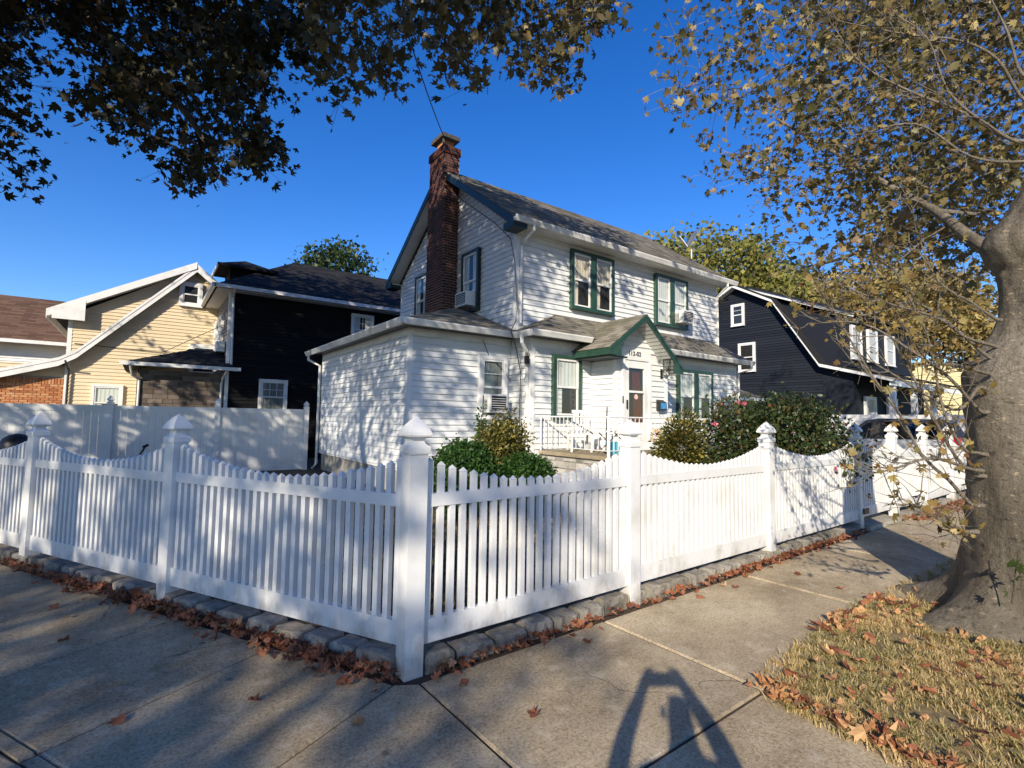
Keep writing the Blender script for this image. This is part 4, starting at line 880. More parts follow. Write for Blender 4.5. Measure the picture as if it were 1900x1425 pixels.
# navy gambrel house
nv = thing('navy_house', 'navy sided gambrel house with white trim and a long shed dormer next to the driveway', 'house', (29, 13, 0)); NX = 24.5
gp = [(9.0, 0), (18.6, 0), (18.6, 4.6), (17.3, 6.4), (16.2, 7.35), (14.2, 8.42), (12.3, 7.33), (10.35, 4.15), (9.0, 3.75)]
w = MB().prism([(NX+.005, y, z) for y, z in gp], (9, 0, 0)).build('wall', M['navy'], nv)
def nrng(z):
    f = [(10.0, 0), (10.2, 3.9), (10.4, 4.1), (12.35, 7.3), (14.2, 8.35)]; bk_ = [(18.55, 0), (18.5, 4.6), (17.2, 6.4), (16.1, 7.3), (14.2, 8.35)]
    def ev(pl):
        for (y0, z0), (y1, z1) in zip(pl[:-1], pl[1:]):
            if z0 <= z <= z1: return y0+(y1-y0)*(z-z0)/(z1-z0)
        return pl[-1][0]
    return [(ev(f)-10, ev(bk_)-10)]
siding(w, (NX, 10, 0), UY, -UX, .3, 8.3, nrng, .127, M['navy'], True)
def edge(pts2, x, h, t, mat, name): MB().loft([[(xx, y, z) for y, z in pts2]+[(xx, y, z-h) for y, z in pts2[::-1]] for xx in (x, x+t)]).build(name, mat, nv)
roofp = [(18.9, 4.5), (17.5, 6.5), (16.3, 7.5), (14.2, 8.62), (12.2, 7.5), (10.15, 4.25), (7.4, 3.45)]
edge(roofp, NX-.42, .16, .04, M['trim'], 'rake_board'); edge([(y, z+.05) for y, z in roofp], NX-.44, .07, 9.6, M['dark_shingle'], 'roof')
edge([(y, z-.15) for y, z in roofp], NX-.38, .02, .37, M['soffit'], 'rake_soffit')
dp = [(13.6, 8.42), (8.9, 6.35)]
edge(dp, NX-.02, .18, .04, M['trim'], 'dormer_rake'); edge([(y, z+.06) for y, z in dp], NX-.1, .08, 8.6, M['dark_shingle'], 'dormer_roof')
MB().prism([(NX+.25, 13.2, 7.9), (NX+.25, 9.3, 6.2), (NX+.25, 9.3, 4.1), (NX+.25, 10.6, 4.3)], (8, 0, 0)).build('dormer', M['navy'], nv)
for x in (NX+.6, NX+2.4, NX+4.6): window(nv, (x, 9.29, 4.45), UX, -UY, 1.1, 1.5, 1, casing='trim', curtain='curtain')
window(nv, (NX-.01, 14.46, 6.5), -UY, -UX, .70, 1.12, 1, casing='trim', curtain=None, muntin=(1, 2)); window(nv, (NX-.01, 14.1, 4.12), -UY, -UX, .88, 1.45, 1, casing='trim', curtain=None)
MB().box(NX-.3, NX+9, 7.5, 7.6, 3.15, 3.4).build('porch_beam', M['trim'], nv)
for x in (NX+.1, NX+2.6, NX+5.2): MB().box(x, x+.2, 7.55, 7.75, .4, 3.15).build('porch_post', M['trim'], nv)
for x in (NX+1.0, NX+3.6): window(nv, (x, 8.98, 1.1), UX, -UY, 1.2, 1.7, 1, casing='trim', curtain='curtain')
MB().box(NX-.1, NX+9, 7.5, 9.0, .05, .45).build('porch_deck', M['concrete_new'], nv)
# pale yellow house past it
yh = thing('yellow_house', 'pale yellow house glimpsed behind the twigs past the navy house', 'house', (46, 14, 0))
w = MB().box(41, 51, 9.01, 20, 0, 5.4).build('wall', M['yellow_siding'], yh)
siding(w, (41, 9.0, 0), UX, -UY, .3, 5.3, const((0, 10)), .15, M['yellow_siding'], True); siding(w, (41, 9.0, 0), UY, -UX, .3, 5.3, const((0, 10)), .15, M['yellow_siding'], True)
hroof(yh, [(40.5, 8.5, 5.4), (51.5, 8.5, 5.4), (51.5, 14.5, 7.8), (40.5, 14.5, 7.8)], .1, M['dark_shingle']); hroof(yh, [(51.5, 20.5, 5.4), (40.5, 20.5, 5.4), (40.5, 14.5, 7.8), (51.5, 14.5, 7.8)], .1, M['dark_shingle'], False)
for x in (41.8, 44.2, 47): window(yh, (x, 8.98, 3.3), UX, -UY, 1.1, 1.5, 1, casing='trim', curtain='sheer'); window(yh, (x, 8.98, 1.2), UX, -UY, 1.1, 1.6, 1, casing='trim', curtain='sheer')
# garage at the end of the driveway
ga = thing('garage', 'low garage with a grey shingle roof between the white house and the navy house', 'garage', (20, 14, 0))
MB().box(17.3, 22.3, 12.02, 17.5, 0, 2.55).build('wall', M['yellow_siding'], ga)
hroof(ga, [(16.9, 11.6, 2.62), (22.7, 11.6, 2.62), (20.6, 14.7, 3.9), (19.0, 14.7, 3.9)], .07, M['shingle']); hroof(ga, [(16.9, 17.9, 2.62), (16.9, 11.6, 2.62), (19.0, 14.7, 3.9)], .07, M['shingle'])
hroof(ga, [(22.7, 11.6, 2.62), (22.7, 17.9, 2.62), (20.6, 14.7, 3.9)], .07, M['shingle'])
MB().box(16.85, 22.75, 11.5, 11.6, 2.5, 2.64).build('gutter', M['gutter'], ga)
gd = MB().box(18.0, 21.6, 11.96, 12.0, .05, 2.2).build('garage_door', M['trim'], ga)
for i in range(4):
    for j in range(5): MB().box(18.08+j*.7, 18.68+j*.7, 11.94, 11.958, .12+i*.53, .55+i*.53).build('door_panel', M['trim'], gd)

# ------------------------------------------------------------------ parked car
car = thing('parked_car', 'silver grey suv with dark windows and red tail lamp parked in the driveway', 'car', (21.2, 6.6, 0))
m_car = mat_plain('silver_paint', (.62, .63, .64), .3, .05, 3, metal=.2); m_tire = mat_plain('tyre', (.015, .015, .015), .8, .2, 9); m_rim = mat_plain('rim', (.4, .4, .41), .3, .1, 9, metal=.9)
m_tail = mat_plain('tail_lamp_red', (.55, .01, .015), .2, .1, 9)
cx0, cy0 = 20.3, 4.62
def cxy(x, y, z): return (cx0+x, cy0+y, z+.045)     # x across 0..1.85, y from tail 0..4.6
prof = [(0.05, .35), (0.0, .62), (.02, .95), (.10, 1.05), (.18, 1.10), (3.35, 1.02), (4.25, .92), (4.5, .75), (4.6, .5), (4.55, .3), (3.9, .26), (.5, .26)]
mb = MB(); secs = []
for x, s in ((0, .955), (.06, .99), (.2, 1), (1.65, 1), (1.79, .99), (1.85, .955)): secs.append([cxy(x, 2.3+(y-2.3)*s, .6+(z-.6)*s) for y, z in prof])
mb.loft(secs).build('body', m_car, car, False)
gp = [(.12, 1.06), (.42, 1.66), (.62, 1.73), (2.2, 1.74), (2.55, 1.68), (3.45, 1.03)]
mb = MB(); secs = []
for x, dz, s in ((.06, 0, 1), (.24, 0, 1), (1.61, 0, 1), (1.79, 0, 1)):
    inset = [0, .16, .2, .2, .16, 0]; edge_ = x in (.06, 1.79)
    secs.append([cxy((x+(ins if x < 1 else -ins) if edge_ else (x+.03 if x < 1 else x-.03)), y, z-(.03 if edge_ else 0)) for (y, z), ins in zip(gp, inset)])
mb.loft(secs).build('cabin', mat_plain('dark_roof_paint', (.03, .032, .036), .25, .1, 4), car, False)
def side_quad(pts, name, mat, off=.012):
    for sx in (0, 1):
        q = []
        for y, z in pts:
            k = (z-1.04)/.70; x = .06+.19*max(0, k)-off; q.append(cxy(x if sx == 0 else 1.85-x, y, z))
        MB().prism(q, (-.004 if sx == 0 else .004, 0, 0)).build(name, mat, car)
side_quad([(.42, 1.14), (.62, 1.60), (1.02, 1.63), (1.02, 1.12)], 'side_window', M['car_glass']); side_quad([(1.14, 1.12), (1.14, 1.63), (2.0, 1.64), (2.0, 1.10)], 'side_window', M['car_glass'])
side_quad([(2.12, 1.10), (2.12, 1.63), (2.5, 1.58), (3.1, 1.10)], 'side_window', M['car_glass'])
MB().prism([cxy(.25, .17, 1.16), cxy(1.6, .17, 1.16), cxy(1.55, .37, 1.58), cxy(.3, .37, 1.58)], (0, -.01, 0)).build('rear_window', M['car_glass'], car)
for x0, x1 in ((-.01, .26), (1.59, 1.86)): MB().hexa([cxy(x0, -.02, .88), cxy(x1, -.02, .88), cxy(x1, .24, .88), cxy(x0, .40, .88), cxy(x0, .03, 1.16), cxy(x1, .03, 1.16), cxy(x1, .22, 1.16), cxy(x0, .46, 1.16)]).build('tail_lamp', m_tail, car)
for x in (0, 1.85):
    for y in (.85, 3.7):
        sgn = -1 if x == 0 else 1; c0 = V(cxy(x, y, .33)); wh = MB().tube([c0-UX*sgn*.2, c0+UX*sgn*.02], .34, 20).build('wheel', m_tire, car); MB().tube([c0+UX*sgn*.02, c0+UX*sgn*.035], .22, 14).build('rim', m_rim, wh)
MB().box(cx0+.3, cx0+1.55, cy0-.03, cy0+.05, .50, .66).build('number_plate_panel', M['trim'], car)
MB().box(cx0-.005, cx0+.002, cy0+1.15, cy0+1.3, .98, 1.01).box(cx0-.005, cx0+.002, cy0+2.05, cy0+2.2, .98, 1.01).build('door_handle', M['black'], car)
MB().box(cx0-.16, cx0+.03, cy0+2.95, cy0+3.1, 1.08, 1.22).build('mirror', m_car, car)
# ------------------------------------------------------------------ small dark things in the yard behind the oblique fence
q = P(32, 822, 8.6); gr = thing('covered_grill', 'black covered barbecue grill peeking over the shaded fence end', 'grill', (q.x, q.y, 0))
MB().loft([[q+V((math.cos(t)*a*.24, math.sin(t)*a*.2, z-.02)) for t in np.linspace(0, 2*math.pi, 12, endpoint=False)] for a, z in ((.9, -.35), (1.05, -.1), (1.0, .02), (.8, .10), (.45, .16), (.1, .18))]).build('hood', M['black'], gr, True)
for a in (.4, 2.5, 4.6): MB().tube([(q.x+.2*math.cos(a), q.y+.16*math.sin(a), .03), (q.x+.2*math.cos(a), q.y+.16*math.sin(a), q.z-.3)], .015, 5).build('leg', M['black'], gr)
q = P(270, 828, 10.5); b0 = P(242, 870, 10.3)
wb = thing('spade', 'dark garden spade propped against the privacy fence', 'spade', (b0.x, b0.y, 0))
MB().tube([(b0.x-.2, b0.y, .04), b0, q], .02, 6).build('shaft', M['black'], wb); MB().tube([q+V((-.05, 0, -.02)), q+V((.05, 0, .03))], .03, 6).build('grip', M['black'], wb)
MB().box(b0.x-.32, b0.x-.10, b0.y-.01, b0.y+.01, .035, .30).build('blade', M['black'], wb)

# ------------------------------------------------------------------ foliage tools
LEAF = np.array([(0, 0, 0), (.30, .02, .04), (.50, .26, -.03), (.26, .36, .03), (.46, .74, -.05), (.14, .62, .02), (0, 1.0, -.06), (-.14, .62, .02), (-.46, .74, -.05), (-.26, .36, .03), (-.50, .26, -.03), (-.30, .02, .04)])
LEAF[:, 2] *= 2.6; OVC = 1.0
LEAF_T = np.array([(0, 1, 3), (1, 2, 3), (3, 4, 5), (0, 3, 5), (0, 5, 7), (5, 6, 7), (0, 7, 9), (7, 8, 9), (0, 9, 11), (9, 10, 11)])
OVAL = np.array([(0, 0, 0), (.26, .4, .05), (0, 1, -.05), (-.26, .4, .05)]); OVAL_T = np.array([(0, 1, 2), (0, 2, 3)])
def rot_mats(n, rng, up=0.0):
    """random frames; up>0 turns leaf faces towards the sky"""
    y = rng.normal(size=(n, 3)); y[:, 2] -= .35; y /= np.linalg.norm(y, axis=1)[:, None]
    z = rng.normal(size=(n, 3)); z[:, 2] += up; x = np.cross(y, z); x /= np.linalg.norm(x, axis=1)[:, None]+1e-9; z = np.cross(x, y)
    return np.stack([x, y, z], axis=2)
def leaves(name, pts, size, mat, parent=None, tmpl=(LEAF, LEAF_T), up=.6, seed=1, var=.5, R=None):
    rng = np.random.default_rng(seed); pts = np.asarray(pts, float); n = len(pts)
    R = rot_mats(n, rng, up) if R is None else R; s = size*(1+var*rng.uniform(-1, 1, n)); Vt, Tt = tmpl
    vs_ = np.einsum('nij,kj->nki', R, Vt)*s[:, None, None]+pts[:, None, :]
    tr = Tt[None]+(np.arange(n)*len(Vt))[:, None, None]
    return link(name, fast_mesh(name, vs_.reshape(-1, 3), tr.reshape(-1, 3), mat), parent)
def in_poly(x, y, poly):
    c = np.zeros(len(x), bool); n = len(poly); j = n-1
    for i in range(n):
        xi, yi = poly[i]; xj, yj = poly[j]
        c ^= ((yi > y) != (yj > y)) & (x < (xj-xi)*(y-yi)/(yj-yi+1e-12)+xi); j = i
    return c
def sample_view(poly, d0, d1, n, rng):
    """points in the volume seen through a pixel outline, between two depths"""
    poly = np.array(poly, float); lo, hi = poly.min(0), poly.max(0); out = []
    while len(out) < n:
        u = rng.uniform(lo[0], hi[0], 400); v = rng.uniform(lo[1], hi[1], 400); k = in_poly(u, v, poly); d = rng.uniform(d0**2, d1**2, 400)**.5
        out += [P(a, b, c) for a, b, c in zip(u[k], v[k], d[k])]
    return out[:n]
def sample_ball(c, r, n, rng, shell=.35):
    out = []
    while len(out) < n:
        q = rng.uniform(-1, 1, 3); L = np.linalg.norm(q)
        if L < 1 and L > shell*rng.random(): out.append(V((c[0]+q[0]*r[0], c[1]+q[1]*r[1], c[2]+q[2]*r[2])))
    return out
def grow(centres, nodes, rng, rmin=.006, rmax=.05, seg=5, sag=.12):
    """join every clump to the nearest branch already there, nearest to the trunk first"""
    mb = MB(); base = V(nodes[0][0]); N = np.array([list(p) for p, _ in nodes]); Rr = [r for _, r in nodes]
    N = list(map(np.array, N))
    for c in sorted(centres, key=lambda p: (p-base).length):
        A = np.array(N); ca = np.array(c); dv = A-ca; k = int(np.argmin((dv**2).sum(1)+.25*((A-np.array(base))**2).sum(1)*.0))
        s = V(N[k]); L = (c-s).length
        if L < .05: continue
        r0 = min(Rr[k]*.75, rmax, .006+.011*L); mid = s.lerp(c, .5)+V(rng.normal(0, .08*L, 3))+UZ*(sag*L)
        pts = [s, s.lerp(mid, .55)+V(rng.normal(0, .03*L, 3)), mid, mid.lerp(c, .55)+V(rng.normal(0, .03*L, 3)), c]; rr = [r0, r0*.85, r0*.7, r0*.55, max(rmin*.7, r0*.4)]
        mb.tube(pts, rr, seg, False)
        for p, q in zip(pts[1:], rr[1:]): N.append(np.array(p)); Rr.append(q)
    return mb
def clump_leaves(centres, n, rad, rng, flat=.7, droop=.25):
    C_ = np.repeat(np.array([list(c) for c in centres]), n, axis=0); o = rng.normal(0, 1, (len(C_), 3))*rad; o[:, 2] = o[:, 2]*flat-droop*rad*rng.random(len(C_)); return C_+o
def twigs(mb, centres, pts, n, rng, every=5, r=.0035):
    for i, c in enumerate(centres):
        for k in range(0, n, every):
            q = V(pts[i*n+k]); mb.tube([c, c.lerp(q, .5)+V(rng.normal(0, .02, 3)), q], [r*1.4, r, r*.6], 3, False)
    return mb
def trunk_mesh(base, prof, seg=28, lobes=5, flare=.5, seed=2, rough=.03, top=None, detail=False):
    """prof: list of (z, cx, cy, r)"""
    rng = np.random.default_rng(seed); ph = rng.uniform(0, 6.28, 4); secs = []
    for z, x, y, rr in prof:
        ring = []
        fl_ = flare*math.exp(-max(z, 0)/.22)
        for k in range(seg):
            t = 2*math.pi*k/seg; lob = (.5+.5*math.cos(lobes*t+ph[0]))**1.5
            w = rr*(1+fl_*(.35+.9*lob)+rough*math.sin(3*t+z*2.1+ph[1])+rough*.8*math.sin(5*t-z*3.3+ph[2])+rough*.5*math.sin(11*t+z*7+ph[3])+rng.normal(0, .003 if detail else .006))
            if detail:
                gv = abs(math.cos(lobes*t/2+ph[0]/2+.25*math.sin(z*3)))
                w -= rr*.16*math.exp(-max(z, 0)/.55)*max(0, 1-gv*5)+rr*.05*math.exp(-abs(z-.9)/.5)*max(0, 1-gv*7)
                w += .0045*math.sin(z*52+2.2*math.sin(2*t+ph[2])+1.3*math.sin(5*t))*(.5+.5*math.sin(3*t+z*2.3))+.006*math.sin(z*21+3*math.sin(t+ph[3]))*(.5+.5*math.sin(2*t-z*1.7))
            ring.append((base[0]+x+w*math.cos(t), base[1]+y+w*math.sin(t), base[2]+z))
        secs.append(ring)
    mb = MB(); mb.loft(secs); return mb
def curve(pts, n=24):
    """Catmull-Rom through points"""
    pts = [V(p) for p in pts]; q = [pts[0]*2-pts[1]]+pts+[pts[-1]*2-pts[-2]]; out = []
    for i in range(1, len(q)-2):
        for k in range(max(2, n//(len(pts)-1))):
            t = k/max(2, n//(len(pts)-1)); a, b, c, d = q[i-1:i+3]
            out.append(.5*((2*b)+(c-a)*t+(2*a-5*b+4*c-d)*t*t+(3*b-a-3*c+d)*t**3))
    return out+[pts[-1]]
def limb(mb, pts, r0, r1, seg=8, nodes=None, n=20):
    c = curve(pts, n); rr = [r0+(r1-r0)*i/(len(c)-1) for i in range(len(c))]; mb.tube(c, rr, seg, True)
    if nodes is not None: nodes += list(zip(c, rr))
    return c

# ------------------------------------------------------------------ the maple beside the sidewalk
rng = np.random.default_rng(21)
T1 = (5.93, .90, 0); maple = thing('maple_tree', 'thick grey maple trunk with flared roots and brown autumn leaves beside the sidewalk', 'tree', T1)
prof = [(-0.12, 0, 0, 0.538), (-0.03, 0, 0, 0.526), (0.05, 0, 0, 0.503), (0.12, 0, 0, 0.486), (0.2, 0, 0, 0.468), (0.3, 0, 0, 0.456), (0.45, 0, 0, 0.450), (0.65, 0, 0, 0.439), (0.9, 0.01, -0, 0.433), (1.2, 0.01, 0, 0.424), (1.5, 0.02, 0, 0.415), (1.8, 0.03, 0, 0.409), (2.05, 0.04, 0, 0.404), (2.22, 0.06, -0.02, 0.340), (2.38, 0.10, -0.05, 0.262), (2.55, 0.11, -0.06, 0.222), (2.75, 0.11, -0.06, 0.215), (2.92, 0.10, -0.05, 0.225), (3.03, 0.07, -0.03, 0.265), (3.14, 0.06, -0.02, 0.285), (3.25, 0.08, -0.03, 0.265), (3.4, 0.15, -0.09, 0.225), (3.65, 0.26, -0.19, 0.213), (4, 0.44, -0.34, 0.185), (4.6, 0.64, -0.5, 0.157), (5.4, 0.76, -0.5, 0.123), (6.5, 0.8, -0.4, 0.090), (8, 0.8, -.3, 0.045)]
fine = []
for (z0, x0, y0, r0), (z1, x1, y1, r1) in zip(prof[:-1], prof[1:]):
    k = max(1, int((z1-z0)/(.035 if z1 < 3.7 else .2)))
    for i in range(k): t = i/k; fine.append((z0+(z1-z0)*t, x0+(x1-x0)*t, y0+(y1-y0)*t, r0+(r1-r0)*t))
fine.append(prof[-1])
trunk_mesh(T1, fine, 72, 5, .86, 4, .028, detail=True).build('trunk', M['bark'], maple, True)
nodes = [(V(T1)+V((x, y, z)), rr) for z, x, y, rr in prof if z > 3.2]
B1 = MB()
top = V(T1)+V((.3, -.22, 3.6))
limb(B1, [V(T1)+V((.08, 0, 2.95)), P(1800, 440, 4.9), P(1735, 390, 5.6), P(1660, 350, 6.3), P(1560, 290, 7.1), P(1440, 220, 8.0)], .062, .016, 9, nodes)
limb(B1, [V(T1)+V((.36, -.28, 3.8)), P(1990, 230, 4.7), P(1990, 40, 5.4), P(1860, -140, 6.3), P(1640, -230, 7.4)], .13, .035, 9, nodes)
limb(B1, [V(T1)+V((.44, -.34, 4.0)), P(1930, 20, 4.8), P(1700, -260, 5.4), P(1400, -260, 7.0), P(1130, -120, 8.2), P(930, -10, 9.0)], .10, .02, 8, nodes)
limb(B1, [V(T1)+V((.28, -.21, 3.7)), P(2060, 160, 5.4), P(2150, -50, 6.8), P(2250, -200, 8)], .11, .03, 8, nodes)
limb(B1, [P(1700, 370, 6.0), P(1640, 440, 6.8), P(1560, 480, 7.6), P(1470, 500, 8.4)], .05, .012, 6, nodes)
RP = [(1238, 90), (1260, 20), (1330, -150), (1600, -200), (2000, -220), (2400, -150), (2450, 300), (2250, 560), (1950, 560), (1840, 560), (1720, 540), (1640, 520), (1560, 480), (1480, 500), (1420, 440), (1390, 380), (1330, 345), (1310, 300), (1310, 210), (1262, 195), (1240, 160)]
cl = sample_view(RP, 5.6, 9.8, 640, rng)
cl += sample_view([(1480, 30), (1640, -60), (1890, 0), (1890, 330), (1800, 470), (1640, 470), (1540, 330), (1470, 200)], 6.4, 9.8, 290, rng)
CP = [(548, -140), (1150, -120), (1150, 25), (1112, 45), (1100, 85), (1070, 92), (1075, 140), (1000, 145), (945, 135), (930, 80), (880, 60), (900, 165), (880, 170), (850, 120), (800, 70), (745, 60), (750, 165), (725, 170), (690, 130), (640, 120), (640, 190), (615, 195), (590, 140), (545, 60)]
cl2 = sample_view(CP, 7.9, 10.4, 330, rng)
cl2 = [c for c in cl2 if rng.random() < .8]
g1 = grow(cl, nodes, rng); g2 = grow(cl2, nodes, rng)
pts1 = clump_leaves(cl, 20, .22, rng); twigs(g1, cl, pts1, 20, rng, 6)
pts2 = clump_leaves(cl2, 14, .22, rng); twigs(g2, cl2, pts2, 14, rng, 4)
B1.build('limb', M['bark'], maple, True)
kind(g1.build('branches', M['pale_lit_twig'], maple), 'stuff'); kind(g2.build('branches', M['twig'], maple), 'stuff')  # first crown's branches take the pale bark to look sunlit
kind(leaves('crown', pts1, .090, M['crown_lit'], maple, seed=5), 'stuff'); kind(leaves('crown', pts2, .155, M['crown_r'], maple, seed=6), 'stuff')
# pale young shoots sprouting from the trunk
S = MB(); shoots = [
 [(1838, 640, 4.2), (1790, 625, 4.0), (1740, 590, 3.9), (1640, 560, 3.9), (1540, 520, 4.0)], [(1822, 690, 4.1), (1770, 676, 4.0), (1718, 678, 3.9)],
 [(1815, 760, 4.1), (1760, 700, 3.9), (1690, 650, 3.8), (1600, 600, 3.8), (1500, 600, 3.9)], [(1806, 880, 4.1), (1775, 850, 4.0), (1740, 790, 3.9), (1690, 690, 3.9), (1640, 600, 4.0), (1600, 520, 4.1)],
 [(1800, 935, 4.0), (1760, 890, 3.9), (1710, 845, 3.9), (1670, 770, 3.8), (1620, 700, 3.8), (1560, 600, 3.9), (1540, 560, 4.0)], [(1812, 840, 4.1), (1785, 830, 4.0), (1750, 760, 3.9), (1720, 620, 3.9), (1660, 500, 4.0)],
 [(1845, 590, 4.3), (1800, 560, 4.2), (1740, 520, 4.1), (1700, 430, 4.1)], [(1830, 660, 4.2), (1760, 600, 4.1), (1690, 560, 4.0), (1600, 585, 3.9), (1480, 560, 3.9)],
 [(1785, 985, 3.9), (1740, 960, 3.8), (1690, 935, 3.8)], [(1815, 720, 4.1), (1780, 760, 4.0), (1730, 740, 3.9), (1650, 690, 3.8), (1560, 640, 3.9)], [(1800, 870, 4.0), (1730, 850, 3.8), (1660, 870, 3.7), (1610, 880, 3.7)],
 [(1905, 190, 4.6), (1850, 110, 4.5), (1780, 75, 4.5), (1690, 65, 4.6), (1560, 40, 4.7)], [(1895, 265, 4.5), (1830, 230, 4.4), (1760, 170, 4.4), (1720, 70, 4.5), (1650, 20, 4.6)], [(1880, 260, 4.5), (1790, 210, 4.4), (1690, 170, 4.4), (1600, 120, 4.5), (1540, 40, 4.6)],
 [(1900, 140, 4.7), (1870, 60, 4.7), (1830, -20, 4.8)], [(1890, 300, 4.6), (1800, 290, 4.4), (1700, 230, 4.4), (1590, 250, 4.5)]]
tips = []; rs2 = random.Random(4)
for sh in shoots:
    st = [P(*q) for q in sh]; zc = st[0].z; ax_ = V(T1)+V((.03 if zc < 2.2 else .08, 0 if zc < 2.2 else -.03, max(.3, zc-.08))) if zc < 3.4 else V(T1)+V((.35, -.28, zc-.05))
    st = ([ax_.lerp(st[0], .8)] if zc < 3.4 else [ax_])+st
    c = curve(st, 20); n = len(c); r0 = .017 if len(sh) > 3 else .02
    S.tube(c, [r0*(1-.75*i/(n-1)) for i in range(n)], 5)
    for i in range(3, n):
        if (c[i]-ax_).length < .75: continue
        for _ in range(rs2.choice((1, 1, 2))):
            d = (c[i]-c[i-1]).normalized(); q = c[i]+(d*.8+V((rs2.gauss(0, .5), rs2.gauss(0, .5), rs2.gauss(.3, .4)))).normalized()*rs2.uniform(.12, .42)
            m = c[i].lerp(q, .5)+V((rs2.gauss(0, .03), rs2.gauss(0, .03), -.03)); k1 = c[i].lerp(m, .5)+V((0, 0, -.012)); k2 = m.lerp(q, .5)+V((0, 0, .012)); S.tube([c[i], k1, m, k2, q], [.005, .0044, .0038, .003, .002], 3, False); tips += [q, m]
            for _2 in range(2):
                q2 = m+V((rs2.gauss(0, .1), rs2.gauss(0, .1), rs2.gauss(.03, .09))); S.tube([m, q2], [.003, .0015], 3, False); tips.append(q2)
kind(S.build('shoots', M['pale_lit_twig'], maple, True), 'stuff')
tp = np.array([list(t) for t in tips]); lowmask = np.array([t.z < 4.2 for t in tips]); keep = rng.random(len(tp)) < .62
kind(leaves('shoot_leaves', tp[keep]+rng.normal(0, .02, (keep.sum(), 3)), .050, M['shoot_leaf'], maple, seed=9, var=.55), 'stuff')
# a small sucker with dark leaves at the root
q0 = P(1878, 1120, 3.75); q1 = P(1884, 1060, 3.72); S2 = MB().tube([q0, q0.lerp(q1, .5)+V((.01, 0, 0)), q1, P(1890, 1020, 3.7)], [.006, .005, .004, .003], 5); S2.build('sucker', M['twig'], maple)
leaves('sucker_leaves', [P(1868, 1045, 3.7), P(1890, 1050, 3.7), P(1866, 1095, 3.7), P(1884, 1075, 3.72)], .075, M['crown_g'], maple, seed=3)

# ------------------------------------------------------------------ street trees on the other pavement edge; their crowns reach over
def street_tree(label, base, ztop, forks, balls, views, n_leaf, size, mat, tr=.26, seed=3, lean=(0, 0), rad=.24):
    rng = np.random.default_rng(seed); t = thing('street_tree', label, 'tree', base); mb = MB()
    zf = 3.6
    prof = [(z, lean[0]*z/zf, lean[1]*z/zf, tr*(1.12-.3*z/zf)) for z in np.linspace(-.1, zf, 16)]
    trunk_mesh(base, prof, 20, 5, .5, seed, .04).build('trunk', M['bark'], t, True)
    nodes = []; top = V(base)+V((lean[0], lean[1], zf-.15))
    for f in forks: limb(mb, [top]+[V(q) for q in f], tr*.72, .04, 8, nodes)
    mb.build('limb', M['bark'], t, True); cl = []
    for c, r_, n in balls: cl += sample_ball(c, r_, n, rng)
    for poly, d0, d1, n in views: cl += sample_view(poly, d0, d1, n, rng)
    g = grow(cl, nodes, rng, rmax=.06); pts = clump_leaves(cl, n_leaf, rad, rng); twigs(g, cl, pts, n_leaf, rng, 8)
    kind(g.build('branches', M['dark_bark'], t), 'stuff'); kind(leaves('crown', pts, size, mat, t, seed=seed), 'stuff'); street_trees.append(t); return t
street_trees = []
AP = [(-420, -350), (90, -300), (78, 60), (70, 120), (85, 185), (65, 200), (55, 230), (72, 260), (92, 292), (65, 310), (62, 335), (30, 345), (0, 325), (-420, 330)]
BP = [(50, -300), (560, -300), (585, 30), (560, 100), (530, 60), (480, 110), (500, 175), (520, 180), (495, 130), (470, 190), (490, 250), (530, 302), (480, 330), (440, 300), (400, 318), (372, 362), (335, 345), (330, 300), (285, 305), (285, 275), (325, 262), (330, 200), (290, 205), (270, 245), (205, 252), (195, 225), (130, 172), (165, 165), (195, 190), (200, 140), (110, 118), (80, 60)]
street_tree('street tree with shade coloured into its leaves whose boughs hang over the yard and privacy fence', (-6.6, 10.6, -.02), 12, [[(-6.0, 10.6, 5.6), (-4.2, 10.6, 8.4), P(40, -90, 9.6), P(150, 20, 9.4), P(250, 110, 9.3), P(330, 190, 9.3), P(400, 290, 9.3)], [(-6.4, 10.0, 6), (-4.5, 8.8, 8.5), (-2, 8.6, 9.6)], [(-7, 11.5, 6.5), (-7.5, 12.5, 9)]],
            [((-5.5, 10.4, 9.0), (4.0, 3.6, 3.0), 330), ((-3.4, 9.2, 10.8), (3.0, 2.8, 2.0), 130), ((-4.5, 13, 9.8), (3.4, 3.0, 2.6), 200), ((-7.2, 9.2, 6.0), (3.2, 2.6, 1.7), 230)], [(AP, 8.2, 11.0, 200), (BP, 8.0, 11.0, 430)], 20, .155, M['crown_shaded'], .30, 31)
street_tree('forked street tree standing at the corner near the photographer', (-4.5, 3.7, -.02), 12, [[(-4.7, 4.3, 5), (-4.9, 4.9, 7), (-4.6, 5.2, 9.5)], [(-4.2, 3.2, 5), (-3.9, 3.0, 7), (-3.4, 3.0, 9.5)], [(-5.6, 3.0, 5.5), (-7, 2, 7.5)]],
            [((-4.6, 3.9, 9.2), (4.0, 3.6, 2.9), 560), ((-3.6, 3.4, 11), (2.2, 2.4, 1.6), 130), ((-1.3, 4.6, 10.9), (2.8, 2.2, 1.7), 330)], [], 18, .12, M['crown_r'], .23, 33)
street_tree('broad street tree across the road junction casting dappled shade on the sidewalk', (-12.2, -5.6, -.15), 12, [[(-12.4, -5.2, 5), (-12.6, -5, 8)], [(-11.6, -6, 5), (-10.8, -6.2, 7.5)], [(-12.8, -6.4, 5.2), (-14, -7, 7.5)]],
            [((-13.0, -5.4, 7.8), (3.6, 3.2, 2.6), 265)], [], 22, .15, M['crown_r'], .27, 35, rad=.2)
